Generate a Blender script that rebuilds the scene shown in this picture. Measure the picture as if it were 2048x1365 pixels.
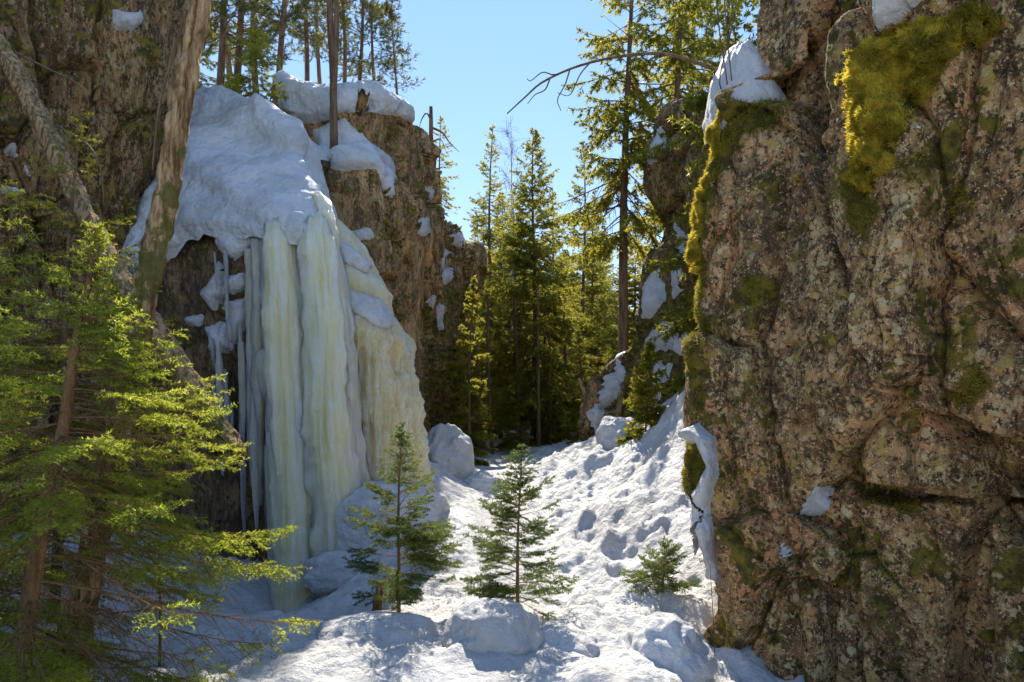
import bpy, math, random
import numpy as np
from mathutils import Vector

sc = bpy.context.scene
for _o in list(bpy.data.objects):
    bpy.data.objects.remove(_o)
# ------------------------------------------------------------------ camera, sky, sun
F = 1365.0; HOR = 778.0; EYE = 2.3
cd = bpy.data.cameras.new("camera"); cam = bpy.data.objects.new("camera", cd)
sc.collection.objects.link(cam); sc.camera = cam
cam.location = (0, 0, EYE); cam.rotation_euler = (math.radians(90), 0, 0)
cd.sensor_width = 36.0; cd.lens = 36.0 * F / 2048.0
cd.shift_y = (HOR - 682.5) / 2048.0
cd.clip_start = 0.05; cd.clip_end = 1000
SUN_EL = 42.0; SUN_AZ = -6.0            # azimuth measured from +Y, negative = to the left
w = bpy.data.worlds.new("World"); sc.world = w; w.use_nodes = True
wn = w.node_tree.nodes; wl = w.node_tree.links
sky = wn.new("ShaderNodeTexSky"); sky.sky_type = 'NISHITA'; sky.sun_disc = False
sky.sun_elevation = math.radians(SUN_EL); sky.sun_rotation = math.radians(SUN_AZ)
sky.air_density = 1.0; sky.dust_density = 0.0; sky.ozone_density = 3.0
bg = wn["Background"]; bg.inputs[1].default_value = 0.15
gm = wn.new("ShaderNodeGamma"); gm.inputs[1].default_value = 0.4
hv = wn.new("ShaderNodeHueSaturation"); hv.inputs["Saturation"].default_value = 1.8; hv.inputs["Hue"].default_value = 0.512
wl.new(sky.outputs[0], gm.inputs[0]); wl.new(gm.outputs[0], hv.inputs["Color"]); wl.new(hv.outputs[0], bg.inputs[0])
sd = bpy.data.lights.new("sun", 'SUN'); so = bpy.data.objects.new("sun", sd); sc.collection.objects.link(so)
sd.energy = 2.2; sd.angle = math.radians(0.5); sd.color = (1.0, 0.91, 0.76)
_e, _a = math.radians(SUN_EL), math.radians(SUN_AZ)
SUNV = Vector((math.sin(_a) * math.cos(_e), math.cos(_a) * math.cos(_e), math.sin(_e)))
so.rotation_euler = SUNV.to_track_quat('Z', 'Y').to_euler()
so.location = (0, 0, 30)
vs = sc.view_settings
vs.view_transform = 'Standard'; vs.look = 'None'; vs.gamma = 1.0; vs.use_curve_mapping = False
vs.exposure = 2.1
sc.cycles.max_bounces = 8; sc.cycles.transparent_max_bounces = 8

# ------------------------------------------------------------------ numeric helpers
def P(px, py, d):
    return np.array([(px - 1024.0) / F * d, d, EYE + (HOR - py) / F * d])
def to_px(V):
    y = np.maximum(V[:, 1], 0.2)
    return 1024 + V[:, 0] / y * F, HOR - (V[:, 2] - EYE) / y * F
def hash3(i, j, k, s):
    h = (i.astype(np.int64) * 374761393 + j.astype(np.int64) * 668265263 + k.astype(np.int64) * 2147483647 + s * 974634541) & 0xffffffff
    h = ((h ^ (h >> 13)) * 1274126177) & 0xffffffff
    h = ((h ^ (h >> 16)) * 2246822519) & 0xffffffff
    return ((h ^ (h >> 15)) & 0xffffff) / float(0x1000000)
def vnoise(p, s=0):
    i = np.floor(p).astype(np.int64); f = p - i
    u = f * f * f * (f * (f * 6 - 15) + 10)
    r = 0
    for a in (0, 1):
        wa = u[:, 0] if a else 1 - u[:, 0]
        for b in (0, 1):
            wb = u[:, 1] if b else 1 - u[:, 1]
            for c in (0, 1):
                wc = u[:, 2] if c else 1 - u[:, 2]
                r = r + wa * wb * wc * hash3(i[:, 0] + a, i[:, 1] + b, i[:, 2] + c, s)
    return r * 2 - 1
def fbm(p, octv=4, s=0, gain=0.5):
    r = 0; a = 1.0; t = 0
    for o in range(octv):
        r = r + a * vnoise(p * (2.03 ** o) + 17.3 * o, s + o); t += a; a *= gain
    return r / t
def worley(p, s=0, tilt=False):
    """distance to nearest and second nearest cell point; with tilt: planar facet heights per cell"""
    i = np.floor(p).astype(np.int64)
    n = len(p); d1 = np.full(n, 9.0); d2 = np.full(n, 9.0); hgt = np.zeros(n)
    for a in (-1, 0, 1):
        for b in (-1, 0, 1):
            for c in (-1, 0, 1):
                ci, cj, ck = i[:, 0] + a, i[:, 1] + b, i[:, 2] + c
                q = np.stack([ci + hash3(ci, cj, ck, s), cj + hash3(ci, cj, ck, s + 1), ck + hash3(ci, cj, ck, s + 2)], 1)
                dv = p - q; d = np.sqrt((dv * dv).sum(1))
                m = d < d1
                d2 = np.where(m, d1, np.minimum(d2, d)); d1 = np.where(m, d, d1)
                if tilt:
                    g = [hash3(ci, cj, ck, s + t) * 2 - 1 for t in (3, 4, 5, 6)]
                    hh = g[0] * 0.6 + g[1] * dv[:, 0] + g[2] * dv[:, 1] + g[3] * dv[:, 2]
                    hgt = np.where(m, hh, hgt)
    return d1, d2, hgt
def sst(x, a, b):
    t = np.clip((x - a) / (b - a), 0, 1); return t * t * (3 - 2 * t)
def poly_sd(px, py, poly):
    """signed distance in px, positive inside"""
    poly = np.array(poly, float); n = len(poly); d = np.full(px.shape, 1e9); ins = np.zeros(px.shape, bool)
    for k in range(n):
        a = poly[k]; b = poly[(k + 1) % n]; e = b - a
        wx, wy = px - a[0], py - a[1]
        t = np.clip((wx * e[0] + wy * e[1]) / (e @ e + 1e-9), 0, 1)
        d = np.minimum(d, (wx - t * e[0]) ** 2 + (wy - t * e[1]) ** 2)
        c = ((a[1] > py) != (b[1] > py)) & (px < e[0] * (py - a[1]) / (e[1] if abs(e[1]) > 1e-9 else 1e-9) + a[0])
        ins ^= c
    d = np.sqrt(d); return np.where(ins, d, -d)

# ------------------------------------------------------------------ mesh helpers
def mesh_np(name, V, faces, mat, smooth=True, attrs=None):
    """faces: list of integer arrays (n,3) and/or (n,4)"""
    me = bpy.data.meshes.new(name)
    V = np.asarray(V, np.float32)
    me.vertices.add(len(V)); me.vertices.foreach_set("co", V.ravel())
    faces = [np.asarray(f) for f in faces if len(f)]
    loops = np.concatenate([f.ravel() for f in faces]).astype(np.int32)
    tot = np.concatenate([np.full(len(f), f.shape[1], np.int32) for f in faces])
    start = np.concatenate([[0], np.cumsum(tot)[:-1]]).astype(np.int32)
    me.loops.add(len(loops)); me.loops.foreach_set("vertex_index", loops)
    me.polygons.add(len(tot)); me.polygons.foreach_set("loop_start", start); me.polygons.foreach_set("loop_total", tot)
    if smooth: me.polygons.foreach_set("use_smooth", np.ones(len(tot), bool))
    for k, v in (attrs or {}).items():
        a = me.attributes.new(k, 'FLOAT', 'POINT'); a.data.foreach_set("value", np.asarray(v, np.float32))
    me.materials.append(mat)
    me.update(calc_edges=True); me.validate()
    return me
def link(name, me, parent=None, loc=None):
    o = bpy.data.objects.new(name, me); sc.collection.objects.link(o)
    if parent is not None: o.parent = parent
    if loc is not None: o.location = loc
    return o
def tag(o, label=None, cat=None, group=None, kind=None):
    if label: o['label'] = label
    if cat: o['category'] = cat
    if group: o['group'] = group
    if kind: o['kind'] = kind
    return o
def thing(name, label, cat, loc=(0, 0, 0), group=None):
    o = link(name, None); o.location = loc; return tag(o, label, cat, group)
def grid_faces(nr, nc):
    i = np.arange(nr * nc).reshape(nr, nc)
    return np.stack([i[:-1, :-1].ravel(), i[1:, :-1].ravel(), i[1:, 1:].ravel(), i[:-1, 1:].ravel()], 1)
def catmull(A, n):
    """A (k,...) -> (n,...) along axis 0"""
    k = len(A); t = np.linspace(0, k - 1 - 1e-6, n); i = t.astype(int); f = (t - i).reshape((-1,) + (1,) * (A.ndim - 1))
    g = lambda j: A[np.clip(j, 0, k - 1)]
    p0, p1, p2, p3 = g(i - 1), g(i), g(i + 1), g(i + 2)
    p0 = np.where((i == 0).reshape(f.shape), 2 * p1 - p2, p0); p3 = np.where((i >= k - 2).reshape(f.shape), 2 * p2 - p1, p3)
    return 0.5 * (2 * p1 + (p2 - p0) * f + (2 * p0 - 5 * p1 + 4 * p2 - p3) * f ** 2 + (3 * p1 - p0 - 3 * p2 + p3) * f ** 3)
def grid_normals(G):
    du = np.gradient(G, axis=1); dv = np.gradient(G, axis=0)
    n = np.cross(dv, du); n /= np.linalg.norm(n, axis=2, keepdims=True) + 1e-9
    return n
class Sheet:
    """a rock, ice or snow surface through control points, displaced by noise along its normal"""
    def __init__(self, ctrl, nr, nc, face=(0, -1, 0)):
        A = np.array(ctrl, float)
        A = catmull(A, nr); A = np.swapaxes(catmull(np.swapaxes(A, 0, 1).copy(), nc), 0, 1)
        self.nr, self.nc = nr, nc; self.G = A
        self.N = grid_normals(A)
        if (self.N.reshape(-1, 3) @ np.array(face, float)).mean() < 0: self.N = -self.N; self.flip = True
        else: self.flip = False
    def flat(self): return self.G.reshape(-1, 3)
    def move(self, h):
        self.G0 = self.G; self.N0 = self.N; self.h = h.reshape(self.nr, self.nc)
        self.G = self.G + self.N * h.reshape(self.nr, self.nc, 1)
        b = self.h.copy()
        for _ in range(24):
            q = np.pad(b, 1, mode='edge'); b = (q[:-2, 1:-1] + q[2:, 1:-1] + q[1:-1, :-2] + q[1:-1, 2:] + b) / 5
        self.hb = b
    def renormal(self):
        n = grid_normals(self.G); self.N = -n if self.flip else n
    def faces(self):
        f = grid_faces(self.nr, self.nc)
        return f if not self.flip else f[:, ::-1]
    def build(self, name, mat, attrs=None, parent=None):
        return link(name, mesh_np(name, self.flat(), [self.faces()], mat, attrs=attrs), parent)
    def patch(self, poly, thick, mat, name, edge=14.0, ragged=6.0, seed=1, lump=0.35, sink=0.03, parent=None, ns=5.0, knob=0.0, front=False):
        """a bulging sheet lying on this surface inside the outline (snow, moss)"""
        V = self.flat(); px, py = to_px(V)
        q = V * ns
        sdv = poly_sd(px + ragged * fbm(q, 3, seed), py + ragged * fbm(q, 3, seed + 9), poly)
        vw = V - np.array([0, 0, EYE]); ok = sdv > -6
        if front: ok &= (self.N.reshape(-1, 3) * vw).sum(1) < .02 * np.linalg.norm(vw, axis=1)
        f = self.faces(); fm = ok[f].all(1)
        if fm.sum() < 4: return None
        M = fm.reshape(self.nr - 1, self.nc - 1)          # keep one connected piece only
        best = np.where(fm, sdv[f].mean(1), -99).argmax(); reg = np.zeros_like(M); reg.flat[best] = True
        while True:
            q = np.pad(reg, 1); g = (q[:-2, 1:-1] | q[2:, 1:-1] | q[1:-1, :-2] | q[1:-1, 2:] | reg) & M
            if g.sum() == reg.sum(): break
            reg = g
        f = f[reg.ravel()]
        idx = np.unique(f); mp = np.full(len(V), -1); mp[idx] = np.arange(len(idx))
        s = sdv[idx]; N = self.N0.reshape(-1, 3)[idx]; h0 = self.h.ravel()[idx]; hb = self.hb.ravel()[idx]
        pr = np.clip(s / edge, 0, 1) ** .6
        t = thick * (1 + lump * fbm(V[idx] * 3, 3, seed + 3) + lump * .5 * fbm(V[idx] * 9, 2, seed + 5))
        if knob:
            k1, _, _ = worley(V[idx] * 9, seed + 7); k2, _, _ = worley(V[idx] * 24, seed + 8)
            t = t + knob * np.clip(1 - k1 * 1.3, 0, 1) + knob * .45 * np.clip(1 - k2 * 1.3, 0, 1)
        h = np.maximum(h0 + (hb - h0) * pr + pr * t, h0 + pr * .35 * thick) - sink * (s < 0.5)
        Q = self.G0.reshape(-1, 3)[idx] + N * h[:, None]
        return link(name, mesh_np(name, Q, [mp[f]], mat), parent), Q, N, s
def rock_disp(V, big=1.0, amp=0.16, stretch=(1, 1, 0.55), s=0):
    st = np.array(stretch)
    wv = np.stack([fbm(V * 1.3, 3, s + 40), fbm(V * 1.3, 3, s + 50), fbm(V * 1.3, 3, s + 60)], 1) * 0.16
    q = (V + wv) * st
    a1, b1, h1 = worley(q / big, s, True)
    a2, b2, h2 = worley(q / (big * .36), s + 20, True)
    crack1 = np.clip(1 - (b1 - a1) / 0.10, 0, 1) ** 2; crack2 = np.clip(1 - (b2 - a2) / 0.12, 0, 1) ** 2
    r = amp * (h1 + 0.30 * h2 - 0.55 * crack1 - 0.16 * crack2) + .03 * fbm(V * 5, 5, s + 70, .62)
    return r
def tube(pts, radii, sides=10, rough=0.0, seed=0, cap=True, ns=6.0, flute=0.0, per_m=None):
    pts = np.array(pts, float); radii = np.array(radii, float)
    if per_m:
        L = np.linalg.norm(np.diff(pts, axis=0), axis=1).sum(); n = max(len(pts), int(L * per_m))
        pts = catmull(pts, n); radii = catmull(radii[:, None], n)[:, 0]
    n = len(pts)
    T = np.gradient(pts, axis=0); T /= np.linalg.norm(T, axis=1, keepdims=True) + 1e-9
    ref = np.array([1, 0, 0]) if abs(T[n // 2, 0]) < .8 else np.array([0, 1, 0])
    U = np.cross(T, ref); U /= np.linalg.norm(U, axis=1, keepdims=True); W = np.cross(T, U)
    th = np.linspace(0, 2 * np.pi, sides, endpoint=False)
    R = radii[:, None] * np.ones(sides)
    if flute:
        c = np.stack([np.repeat(np.cos(th)[None] * 2.2, n, 0), np.repeat(np.sin(th)[None] * 2.2, n, 0), np.repeat((np.arange(n) * .02)[:, None], sides, 1)], 2).reshape(-1, 3)
        R = R * (1 + flute * fbm(c, 3, seed + 3).reshape(n, sides) + flute * .75 * fbm(c * np.array([3.6, 3.6, 2]), 3, seed + 4).reshape(n, sides))
    V = pts[:, None] + R[..., None] * (np.cos(th)[None, :, None] * U[:, None] + np.sin(th)[None, :, None] * W[:, None])
    if rough:
        D = fbm(V.reshape(-1, 3) * ns, 4, seed).reshape(n, sides, 1)
        V = V + D * rough * R[..., None] * (np.cos(th)[None, :, None] * U[:, None] + np.sin(th)[None, :, None] * W[:, None])
    V = V.reshape(-1, 3)
    i = np.arange(n * sides).reshape(n, sides); j = np.roll(i, -1, 1)
    f4 = np.stack([i[:-1].ravel(), j[:-1].ravel(), j[1:].ravel(), i[1:].ravel()], 1)
    f3 = np.zeros((0, 3), int)
    if cap:
        V = np.vstack([V, pts[:1], pts[-1:]]); a, b = n * sides, n * sides + 1
        f3 = np.vstack([np.stack([j[0], i[0], np.full(sides, a)], 1), np.stack([i[-1], j[-1], np.full(sides, b)], 1)])
    return V, f4, f3
class MB:
    def __init__(self): self.V = []; self.f4 = []; self.f3 = []; self.n = 0
    def add(self, V, f4=None, f3=None):
        self.V.append(V)
        if f4 is not None and len(f4): self.f4.append(np.asarray(f4) + self.n)
        if f3 is not None and len(f3): self.f3.append(np.asarray(f3) + self.n)
        self.n += len(V)
    def mesh(self, name, mat, smooth=True):
        fs = []
        if self.f4: fs.append(np.vstack(self.f4))
        if self.f3: fs.append(np.vstack(self.f3))
        return mesh_np(name, np.vstack(self.V), fs, mat, smooth)

# ------------------------------------------------------------------ materials
class NT:
    def __init__(self, name):
        self.m = bpy.data.materials.new(name); self.m.use_nodes = True
        self.t = self.m.node_tree; self.b = self.t.nodes["Principled BSDF"]; self.out = self.t.nodes["Material Output"]
        self.co = self.t.nodes.new("ShaderNodeNewGeometry").outputs["Position"]
    def n(self, ty, **kw):
        x = self.t.nodes.new(ty)
        for k, v in kw.items(): setattr(x, k, v)
        return x
    def l(self, a, b): self.t.links.new(a, b)
    def mapping(self, scale):
        m = self.n("ShaderNodeMapping"); m.inputs["Scale"].default_value = scale; self.l(self.co, m.inputs[0]); return m.outputs[0]
    def noise(self, scale, detail=4, rough=0.55, co=None, dist=0.0):
        x = self.n("ShaderNodeTexNoise"); x.inputs["Scale"].default_value = scale; x.inputs["Detail"].default_value = detail
        x.inputs["Roughness"].default_value = rough; x.inputs["Distortion"].default_value = dist
        self.l(co or self.co, x.inputs["Vector"]); return x.outputs[0]
    def vor(self, scale, feat='F1', co=None):
        x = self.n("ShaderNodeTexVoronoi", feature=feat); x.inputs["Scale"].default_value = scale; self.l(co or self.co, x.inputs["Vector"]); return x.outputs[0]
    def ramp(self, v, lo, hi, a=0.0, b=1.0):
        x = self.n("ShaderNodeMapRange"); x.interpolation_type = 'SMOOTHSTEP'
        x.inputs[1].default_value = lo; x.inputs[2].default_value = hi; x.inputs[3].default_value = a; x.inputs[4].default_value = b
        self.l(v, x.inputs[0]); return x.outputs[0]
    def math(self, op, a, b=None):
        x = self.n("ShaderNodeMath", operation=op)
        for k, v in enumerate((a, b)):
            if v is None: continue
            if isinstance(v, (int, float)): x.inputs[k].default_value = v
            else: self.l(v, x.inputs[k])
        return x.outputs[0]
    def mix(self, fac, a, b):
        x = self.n("ShaderNodeMix", data_type='RGBA')
        if isinstance(fac, (int, float)): x.inputs[0].default_value = fac
        else: self.l(fac, x.inputs[0])
        for k, v in ((6, a), (7, b)):
            if isinstance(v, tuple): x.inputs[k].default_value = (*v, 1)
            else: self.l(v, x.inputs[k])
        return x.outputs[2]
    def attr(self, name):
        x = self.n("ShaderNodeAttribute", attribute_name=name); return x.outputs["Fac"]
    def nz(self):
        g = self.n("ShaderNodeNewGeometry"); s = self.n("ShaderNodeSeparateXYZ"); self.l(g.outputs["Normal"], s.inputs[0]); return s.outputs[2]
    def bump(self, h, strength, dist):
        x = self.n("ShaderNodeBump"); x.inputs["Strength"].default_value = strength; x.inputs["Distance"].default_value = dist
        self.l(h, x.inputs["Height"]); self.l(x.outputs[0], self.b.inputs["Normal"]); return x
    def set(self, **kw):
        for k, v in kw.items():
            i = self.b.inputs[k.replace("_", " ")]
            if isinstance(v, (int, float)): i.default_value = v
            elif isinstance(v, tuple): i.default_value = (*v, 1) if len(v) == 3 else v
            else: self.l(v, i)

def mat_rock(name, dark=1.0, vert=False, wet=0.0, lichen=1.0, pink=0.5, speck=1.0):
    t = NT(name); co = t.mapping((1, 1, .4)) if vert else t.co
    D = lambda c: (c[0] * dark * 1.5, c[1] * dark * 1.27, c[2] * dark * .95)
    c = t.mix(t.ramp(t.noise(2.2, 6, .65, co), .40, .60), D((.19, .12, .062)), D((.42, .29, .165)))
    c = t.mix(t.ramp(t.noise(1.1, 5, .65, co), .50, .62, 0, pink), c, D((.42, .19, .10)))
    c = t.mix(t.ramp(t.noise(.8, 5, .7, co), .50, .60, 0, .55), c, D((.09, .065, .04)))
    c = t.mix(t.ramp(t.noise(4.2, 7, .75, co), .49, .55, 0, .85), c, D((.07, .048, .03)))
    lz = t.ramp(t.noise(.9, 4, .6), .40, .60, .2, 1.0)
    n1 = t.noise(8, 7, .78, co); c = t.mix(t.math('MULTIPLY', t.ramp(n1, .52, .55, 0, .9 * lichen), lz), c, D((.44, .385, .25)))
    n2 = t.noise(19, 6, .78, co); c = t.mix(t.ramp(n2, .53, .56, 0, .92 * speck), c, D((.026, .02, .014)))
    n3 = t.noise(33, 5, .72, co); c = t.mix(t.ramp(n3, .57, .60, 0, .85 * lichen), c, D((.55, .49, .35)))
    n5 = t.noise(13, 5, .7, co, .4); c = t.mix(t.ramp(n5, .60, .63, 0, .7 * speck), c, D((.43, .25, .15)))
    n4 = t.noise(5.1, 6, .72, co); c = t.mix(t.ramp(n4, .585, .62, 0, .75 * lichen), c, D((.34, .29, .085)))
    vr = t.math('ADD', t.vor(6.5, co=co), t.math('MULTIPLY', t.noise(20, 4, .7), .45)); c = t.mix(t.math('MULTIPLY', t.ramp(vr, .40, .44, .9 * lichen, 0), lz), c, D((.47, .44, .33)))
    st_ = t.noise(7, 5, .65, t.mapping((1, 1, .12))); c = t.mix(t.ramp(st_, .56, .66, 0, .6), c, D((.06, .042, .028)))
    # moss where the surface carries it
    mm = t.math('ADD', t.attr("moss"), t.ramp(t.noise(2.3, 5, .65), .45, .64, 0, .62))
    mm = t.math('MULTIPLY', mm, t.ramp(t.noise(16, 4, .6), .3, .6, .35, 1.1))
    mf = t.ramp(mm, .30, .52)
    mc = t.mix(t.ramp(t.noise(9, 4), .4, .62), (.09, .072, .012), (.27, .21, .025))
    c = t.mix(mf, c, mc)
    t.set(Base_Color=c, Roughness=0.85 - .45 * wet, Specular_IOR_Level=.3 + .3 * wet)
    h = t.math('ADD', t.noise(9, 8, .68, co), t.math('MULTIPLY', t.noise(60, 5, .7), .35))
    h = t.math('ADD', h, t.math('MULTIPLY', t.math('MULTIPLY', mf, t.noise(90, 3)), .6))
    t.bump(h, 1.0, .07)
    return t.m
def mat_snow(name, dirt=1.0, icy=False, steep_rock=False):
    t = NT(name)
    c = t.mix(t.ramp(t.noise(1.2, 5, .6), .4, .65), (.66, .662, .668), (.50, .498, .50))
    sp = t.noise(55, 3, .7); pt = t.ramp(t.noise(2.0, 4), .42, .66)
    c = t.mix(t.math('MULTIPLY', t.ramp(sp, .63, .70, 0, .75 * dirt), pt), c, (.20, .16, .12))
    c = t.mix(t.math('MULTIPLY', t.ramp(t.noise(6, 5, .7), .5, .75, 0, .35 * dirt), pt), c, (.50, .46, .40))
    r = .62
    if icy:
        ia = t.attr("icy"); r = t.ramp(ia, .2, .8, .62, .24)
    if steep_rock:
        rk = t.ramp(t.nz(), .25, .5, 1, 0); rc = t.mix(t.ramp(t.noise(3, 6, .65), .4, .6), (.06, .05, .04), (.26, .21, .16))
        c = t.mix(rk, c, rc)
    t.set(Base_Color=c, Roughness=r, Specular_IOR_Level=.4)
    h = t.math('ADD', t.noise(7, 7, .65), t.math('MULTIPLY', t.noise(38, 5, .7), .4))
    h = t.math('SUBTRACT', h, t.math('MULTIPLY', t.vor(11), .45))
    t.bump(h, .8, .09)
    return t.m
def mat_ice(name, col, col2, bumpy=False):
    t = NT(name); co = t.mapping((1, 1, .09))
    c = t.mix(t.ramp(t.noise(5, 5, .6, co), .35, .65), col, col2)
    c = t.mix(t.ramp(t.noise(14, 4, .6, co), .58, .72, 0, .6), c, (.95, .96, .92))
    t.set(Base_Color=c, Roughness=.30, Specular_IOR_Level=.5, Subsurface_Weight=1.0, Subsurface_Scale=.4)
    t.b.inputs["Subsurface Radius"].default_value = (1.0, 1.0, .6)
    h = t.math('ADD', t.noise(22, 5, .6, co), t.math('MULTIPLY', t.noise(45 if not bumpy else 14, 5, .65), 1.2 if not bumpy else 2.2))
    t.bump(h, .8, .06 if not bumpy else .12)
    return t.m
def mat_leaf(name, c1, c2, trans=.42, gloss=.35, scale=1.3):
    t = NT(name); c = t.mix(t.ramp(t.noise(scale, 3), .35, .65), c1, c2)
    c = t.mix(t.ramp(t.noise(scale * 18, 2), .4, .7, 0, .5), c, tuple(x * 1.5 for x in c2))
    t.set(Base_Color=c, Roughness=.45, Specular_IOR_Level=gloss)
    tr = t.n("ShaderNodeBsdfTranslucent"); hs = t.n("ShaderNodeHueSaturation"); hs.inputs["Value"].default_value = 2.1
    t.l(c, hs.inputs["Color"]); t.l(hs.outputs[0], tr.inputs[0])
    mx = t.n("ShaderNodeMixShader"); mx.inputs[0].default_value = trans
    t.l(t.b.outputs[0], mx.inputs[1]); t.l(tr.outputs[0], mx.inputs[2]); t.l(mx.outputs[0], t.out.inputs[0])
    return t.m
def mat_bark(name, c1, c2, moss=.0, axis=(1, 1, .15), scale=14):
    t = NT(name); co = t.mapping(axis)
    n = t.noise(scale, 6, .65, co); c = t.mix(t.ramp(n, .36, .64), c1, c2)
    c = t.mix(t.ramp(t.noise(38, 4, .7), .6, .68, 0, .5), c, (.36, .34, .26))
    mf = None
    if moss:
        mm = t.math('ADD', t.ramp(t.noise(4, 5, .65), .38, .62, 0, 1), t.math('MULTIPLY', t.attr("moss"), 1.0))
        mf = t.ramp(mm, .75, 1.15, 0, moss); c = t.mix(mf, c, t.mix(t.noise(20, 3), (.05, .05, .012), (.20, .17, .03)))
    t.set(Base_Color=c, Roughness=.85, Specular_IOR_Level=.2)
    t.bump(t.math('ADD', n, t.math('MULTIPLY', t.noise(45, 4), .4)), 1.0, .05)
    return t.m
ROCK_R = mat_rock("rock_lichen", 1.08, False, 0, 1.0, .75)
ROCK_E = mat_rock("rock_cliff", 1.0, True, 0, .6, .5, .45)
ROCK_A = mat_rock("rock_dark", .66, True, 0, .9, .1, .9)  # darker, less pink rock of the far-left wall and the crag
ROCK_W = mat_rock("rock_wet", .55, True, 1.0, .35, .6)
SNOW = mat_snow("snow", 1.0); SNOW_G = mat_snow("snow_ground", 1.3, True, True)
ICE = mat_ice("ice_pale", (.86, .77, .44), (.95, .91, .68))
ICE_B = mat_ice("ice_beige", (.78, .62, .31), (.90, .79, .52), True)
ICE_C = mat_ice("ice_clear", (.62, .52, .32), (.82, .78, .62))
NEEDLE_F = mat_leaf("needles_lit", (.14, .175, .016), (.24, .25, .026), .58)  # sunlit yellow-green brightness put into the foreground needle colour
NEEDLE_S = mat_leaf("needles_sapling", (.05, .085, .018), (.10, .125, .025), .45)
NEEDLE_M = mat_leaf("needles_spruce", (.11, .115, .014), (.22, .20, .026), .6, .2, .5)
NEEDLE_P = mat_leaf("needles_pine", (.07, .08, .025), (.13, .125, .035), .45, .2, .5)
TWIG = mat_bark("dry_twig", (.12, .075, .035), (.24, .16, .08))
BARK_S = mat_bark("bark_spruce", (.10, .06, .035), (.22, .14, .085))
BARK_P = mat_bark("bark_pine", (.11, .065, .04), (.28, .16, .09))
BARK_O = mat_bark("bark_young", (.17, .085, .035), (.30, .17, .075))
DEAD = mat_bark("dead_wood", (.14, .07, .025), (.58, .38, .19), .9, (1, 1, .12), 22)
MOSS = mat_leaf("moss_gold", (.17, .135, .016), (.45, .36, .05), .5, .1, 9)
MOSS_D = mat_leaf("moss_olive", (.10, .09, .012), (.25, .21, .03), .35, .1, 5)

# ------------------------------------------------------------------ terrain
GC = [(-4, 0, .7), (0, 0, .6), (4, 0, .7), (0, -8, .9), (-7, -6, 1.1), (7, -6, 1.1), (-4.6, 3.5, .5), (3, 3, -.1), (2.6, 4.4, -.35), (3.4, 2.2, .1), (2.0, 5.6, -.3),
      (0, 30, .8), (0, 42, 2.4), (0, 85, 8), (-14, 60, 5), (14, 60, 5.5), (6, 30, 1.6), (-3, 30, 1.2), (-30, 85, 9), (30, 85, 9), (0, 130, 12)]
for a in [(100, 1365, 4.9), (400, 1365, 4.9), (700, 1365, 5.0), (1000, 1365, 5.0), (1300, 1365, 5.2), (1440, 1365, 5.6), (250, 1150, 8.5),
          (450, 1235, 8.2), (560, 1250, 9.1), (640, 1205, 9.1), (720, 1120, 9.3), (800, 1015, 9.6), (880, 990, 10.6), (850, 930, 12.3),
          (900, 1150, 8.2), (1000, 1050, 10.3), (950, 980, 12.5), (1000, 940, 15), (1060, 920, 19), (930, 950, 14), (797, 1255, 6.5), (1035, 1265, 6.3),
          (1150, 1100, 9), (1250, 1000, 10), (1350, 900, 10.5), (1378, 800, 11.6), (1250, 860, 14), (1150, 910, 16), (1200, 1250, 6.8), (1350, 1200, 7),
          (1400, 1090, 7.8), (1390, 920, 9), (1392, 830, 10), (1390, 770, 11.2)]:
    GC.append(tuple(P(*a)))
GC = np.array(GC)
def _tps(r): return np.where(r > 1e-9, r * r * np.log(r + 1e-12), 0)
def _solve():
    X = GC[:, :2] / 10.0; n = len(X)
    K = _tps(np.linalg.norm(X[:, None] - X[None], axis=2)) + np.eye(n) * 2e-3
    Pm = np.hstack([np.ones((n, 1)), X]); A = np.zeros((n + 3, n + 3)); A[:n, :n] = K; A[:n, n:] = Pm; A[n:, :n] = Pm.T
    return np.linalg.solve(A, np.concatenate([GC[:, 2], [0, 0, 0]]))
_W = _solve()
LY = [-30, 0, 3, 9, 12.5, 14, 17, 22.5, 30, 45, 90, 220]; LX = [-8, -7, -6.4, -6.9, -5.6, -4.9, -3.2, -2.6, -6, -14, -40, -90]
RY = [-30, 0, 3, 6.5, 8.5, 11, 15, 22, 40, 90, 220]; RX = [8, 6, 4.8, 3.2, 3.4, 4.6, 5.4, 7, 14, 40, 90]
def base_z(x, y):
    X = np.stack([np.clip(x, -45, 45), np.clip(y, -10, 130)], 1) / 10.0; C = GC[:, :2] / 10.0
    z = _W[-3] + X @ _W[-2:]
    for k in range(len(C)): z = z + _W[k] * _tps(np.hypot(X[:, 0] - C[k, 0], X[:, 1] - C[k, 1]))
    return np.clip(z, -1.2, 16)
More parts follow.
